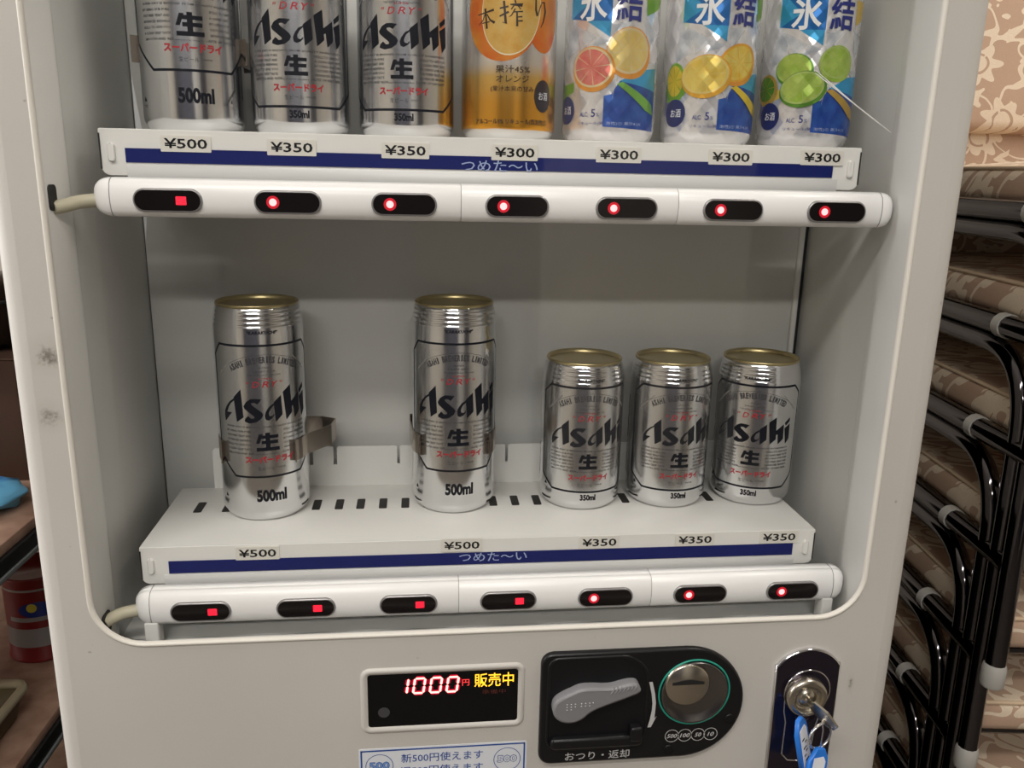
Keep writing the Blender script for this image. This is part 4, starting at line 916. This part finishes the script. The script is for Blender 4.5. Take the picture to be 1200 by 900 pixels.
# ================================================================== storage rack on the other side
M_board = mat('rack_board', (.36, .22, .15), .55, build=lambda nt, b: nt.links.new(ramp(nt, noise(nt, 40, 4), [(.3, (.28, .16, .11)), (.7, (.44, .28, .20))]), b.inputs['Base Color']))
M_rackmt = mat('rack_black_metal', (.012, .013, .013), .35)
M_rackgrey = mat('rack_grey_edge', (.16, .17, .17), .4)
RA = R(-2.0); RT = Matrix.Translation((-.4905, .2838, 0)) @ Matrix.Rotation(RA, 4, 'Z')     # local x = 0 is the rack's side edge, +y deeper
rk = thing('storage_rack', 'black metal storage rack with brown boards beside the vending machine', 'rack', (-.72, .40, FLOOR), world=True)
def rbox(name, a, b, m, bev=.001, parent=rk, label=None):
    k = MB(); k.box(a, b, bev=bev, M=RT); return k.build(name, m, parent, label)
for zt in (-.36, -.60, -.90, -1.20, -.02):
    rbox('shelf_board', (-.50, -.16, zt - .012), (0, .62, zt), M_board)
    o = rbox('side_beam', (-.012, -.16, zt - .034), (.004, .62, zt - .0125), M_rackmt)
    rbox('beam_lip', (.0035, -.16, zt - .034), (.0065, .62, zt - .029), M_rackgrey, .0005)
    rbox('front_beam', (-.50, -.172, zt - .05), (0, -.16, zt - .006), M_rackmt)
for x in (-.50, -.02):
    for y in (-.175, .60): rbox('post', (x - .012, y - .012, FLOOR), (x + .012, y + .012, .02), M_rackmt)
# red tins on the lower board
def tin(px, py, label, grp=None):
    t = thing('red_tin', label, 'tin', (px, py, -.60), R(10), grp)
    k = MB(); k.lathe([(0, 0), (.040, 0), (.0415, .002), (.0415, .004), (.040, .006), (.040, .112), (.0415, .114), (.0415, .117), (.039, .117), (.038, .114), (0, .113)], 40); k.build('body', mat('tin_red', (.20, .012, .012), .35), t)
    LL = Label(.040)
    LL.poly('label_print', rrect(-.05, .05, .022, .048, .001, 1), 0, 0); LL.poly('label_print', ell(.006, .074, .022, .0105, 30), 1, 0); LL.poly('label_print', ell(.000, .077, .006, .006, 20), 2, 1); LL.poly('label_print', rrect(-.05, .05, .099, .102, .001, 1), 0, 0)
    LL.poly('label_print', rrect(-.030, .030, .058, .064, .001, 1), 0, 1)
    LL.parts['label_print'].build('label_print', [mat('tin_white', (.30, .28, .27), .4), mat('tin_blue', (.01, .03, .22), .35), mat('tin_yellow', (.60, .50, .05), .4), mat('tin_dark', (.06, .05, .05), .4)], t)
    return t
tin(-.557, .490, 'red tin with a blue and yellow badge at the edge of the lower rack board')
# tray with pale rim
tr = thing('plastic_tray', 'brown plastic tray with a pale rim on the lower rack board', 'tray', (-.628, .25, -.60), RA)
k = MB(); tp = rrect(-.12, .1075, -.16, .105, .014, 5)
k.loft([[(p[0] * .93, p[1] * .93, .002) for p in tp], [(p[0], p[1], .035) for p in tp], [(p[0] + 0, p[1], .036) for p in offset_poly(tp, -.003)], [(p[0] * .92, p[1] * .92, .006) for p in tp]], 0, True, True, True)
k.build('basin', mat('tray_brown', (.10, .075, .035), .5), tr)
k = MB(); k.tube([(p[0], p[1], .036) for p in tp + tp[:1]], .0055, 8, flat=1.0); k.build('rim', mat('tray_rim', (.42, .36, .24), .5), tr)
# brown carton and dark pan on the upper board, blue bag
ct = thing('carton', 'dark brown cardboard carton on the upper rack board', 'carton', (-.635, .605, -.36), RA)
k = MB(); k.box((-.17, -.13, 0), (.098, .13, .152), bev=.002); k.build('box', mat('carton_brown', (.085, .040, .022), .7), ct)
k = MB(); k.box((-.17, -.131, .1525), (.098, -.002, .154)); k.box((-.17, .002, .1525), (.098, .131, .154)); k.build('flap', mat('carton_flap', (.12, .06, .035), .7), ct)
pn = thing('steel_pan', 'dark steel pan with a lid on top of the carton', 'pan', (-.635, .605, -.2045), RA)
k = MB(); k.lathe([(0, 0), (.098, 0), (.105, .006), (.108, .055), (.112, .058), (.108, .060), (.104, .057), (.100, .008), (0, .006)], 44); k.build('pot', mat('pan_steel', (.22, .22, .23), .25, metal=1), pn)
k = MB(); k.lathe([(.113, .059), (.112, .064), (.080, .076), (.030, .083), (0, .084)], 44); k.build('pan_lid', mat('pan_steel', (.22, .22, .23), .25, metal=1), pn)
k = MB(); k.lathe([(.006, .083), (.006, .094), (.015, .098), (.014, .106), (0, .108)], 24); k.build('lid_knob', M_blackpl, pn)
# crumpled blue plastic bag
bm = bmesh.new(); bmesh.ops.create_icosphere(bm, subdivisions=4, radius=1)
from mathutils import noise as mnoise
for v in bm.verts:
    p = v.co.copy(); d = 1 + .30 * mnoise.noise(p * 1.7 + Vector((3, 1, 4))) + .16 * abs(mnoise.noise(p * 4.1)) + .07 * mnoise.noise(p * 9)
    v.co = Vector((p.x * .066 * d, p.y * .060 * d, max(p.z, -.55) * .019 * d))
zmin = min(v.co.z for v in bm.verts)
for v in bm.verts: v.co.z -= zmin
k = MB(); k.bm(bm, 0, True); o = k.build('plastic_bag', mat('bag_blue', (.10, .42, .72), .4, build=lambda nt, b: nt.links.new(ramp(nt, noise(nt, 18, 2), [(.40, (.02, .16, .50)), (.52, (.16, .50, .78))]), b.inputs['Base Color'])))
o.location = (-.588, .385, -.36); tag(o, 'crumpled light blue plastic bag on the upper rack board', 'bag')
for o in list(bpy.data.objects):
    if '_w' in o.keys(): del o['_w']
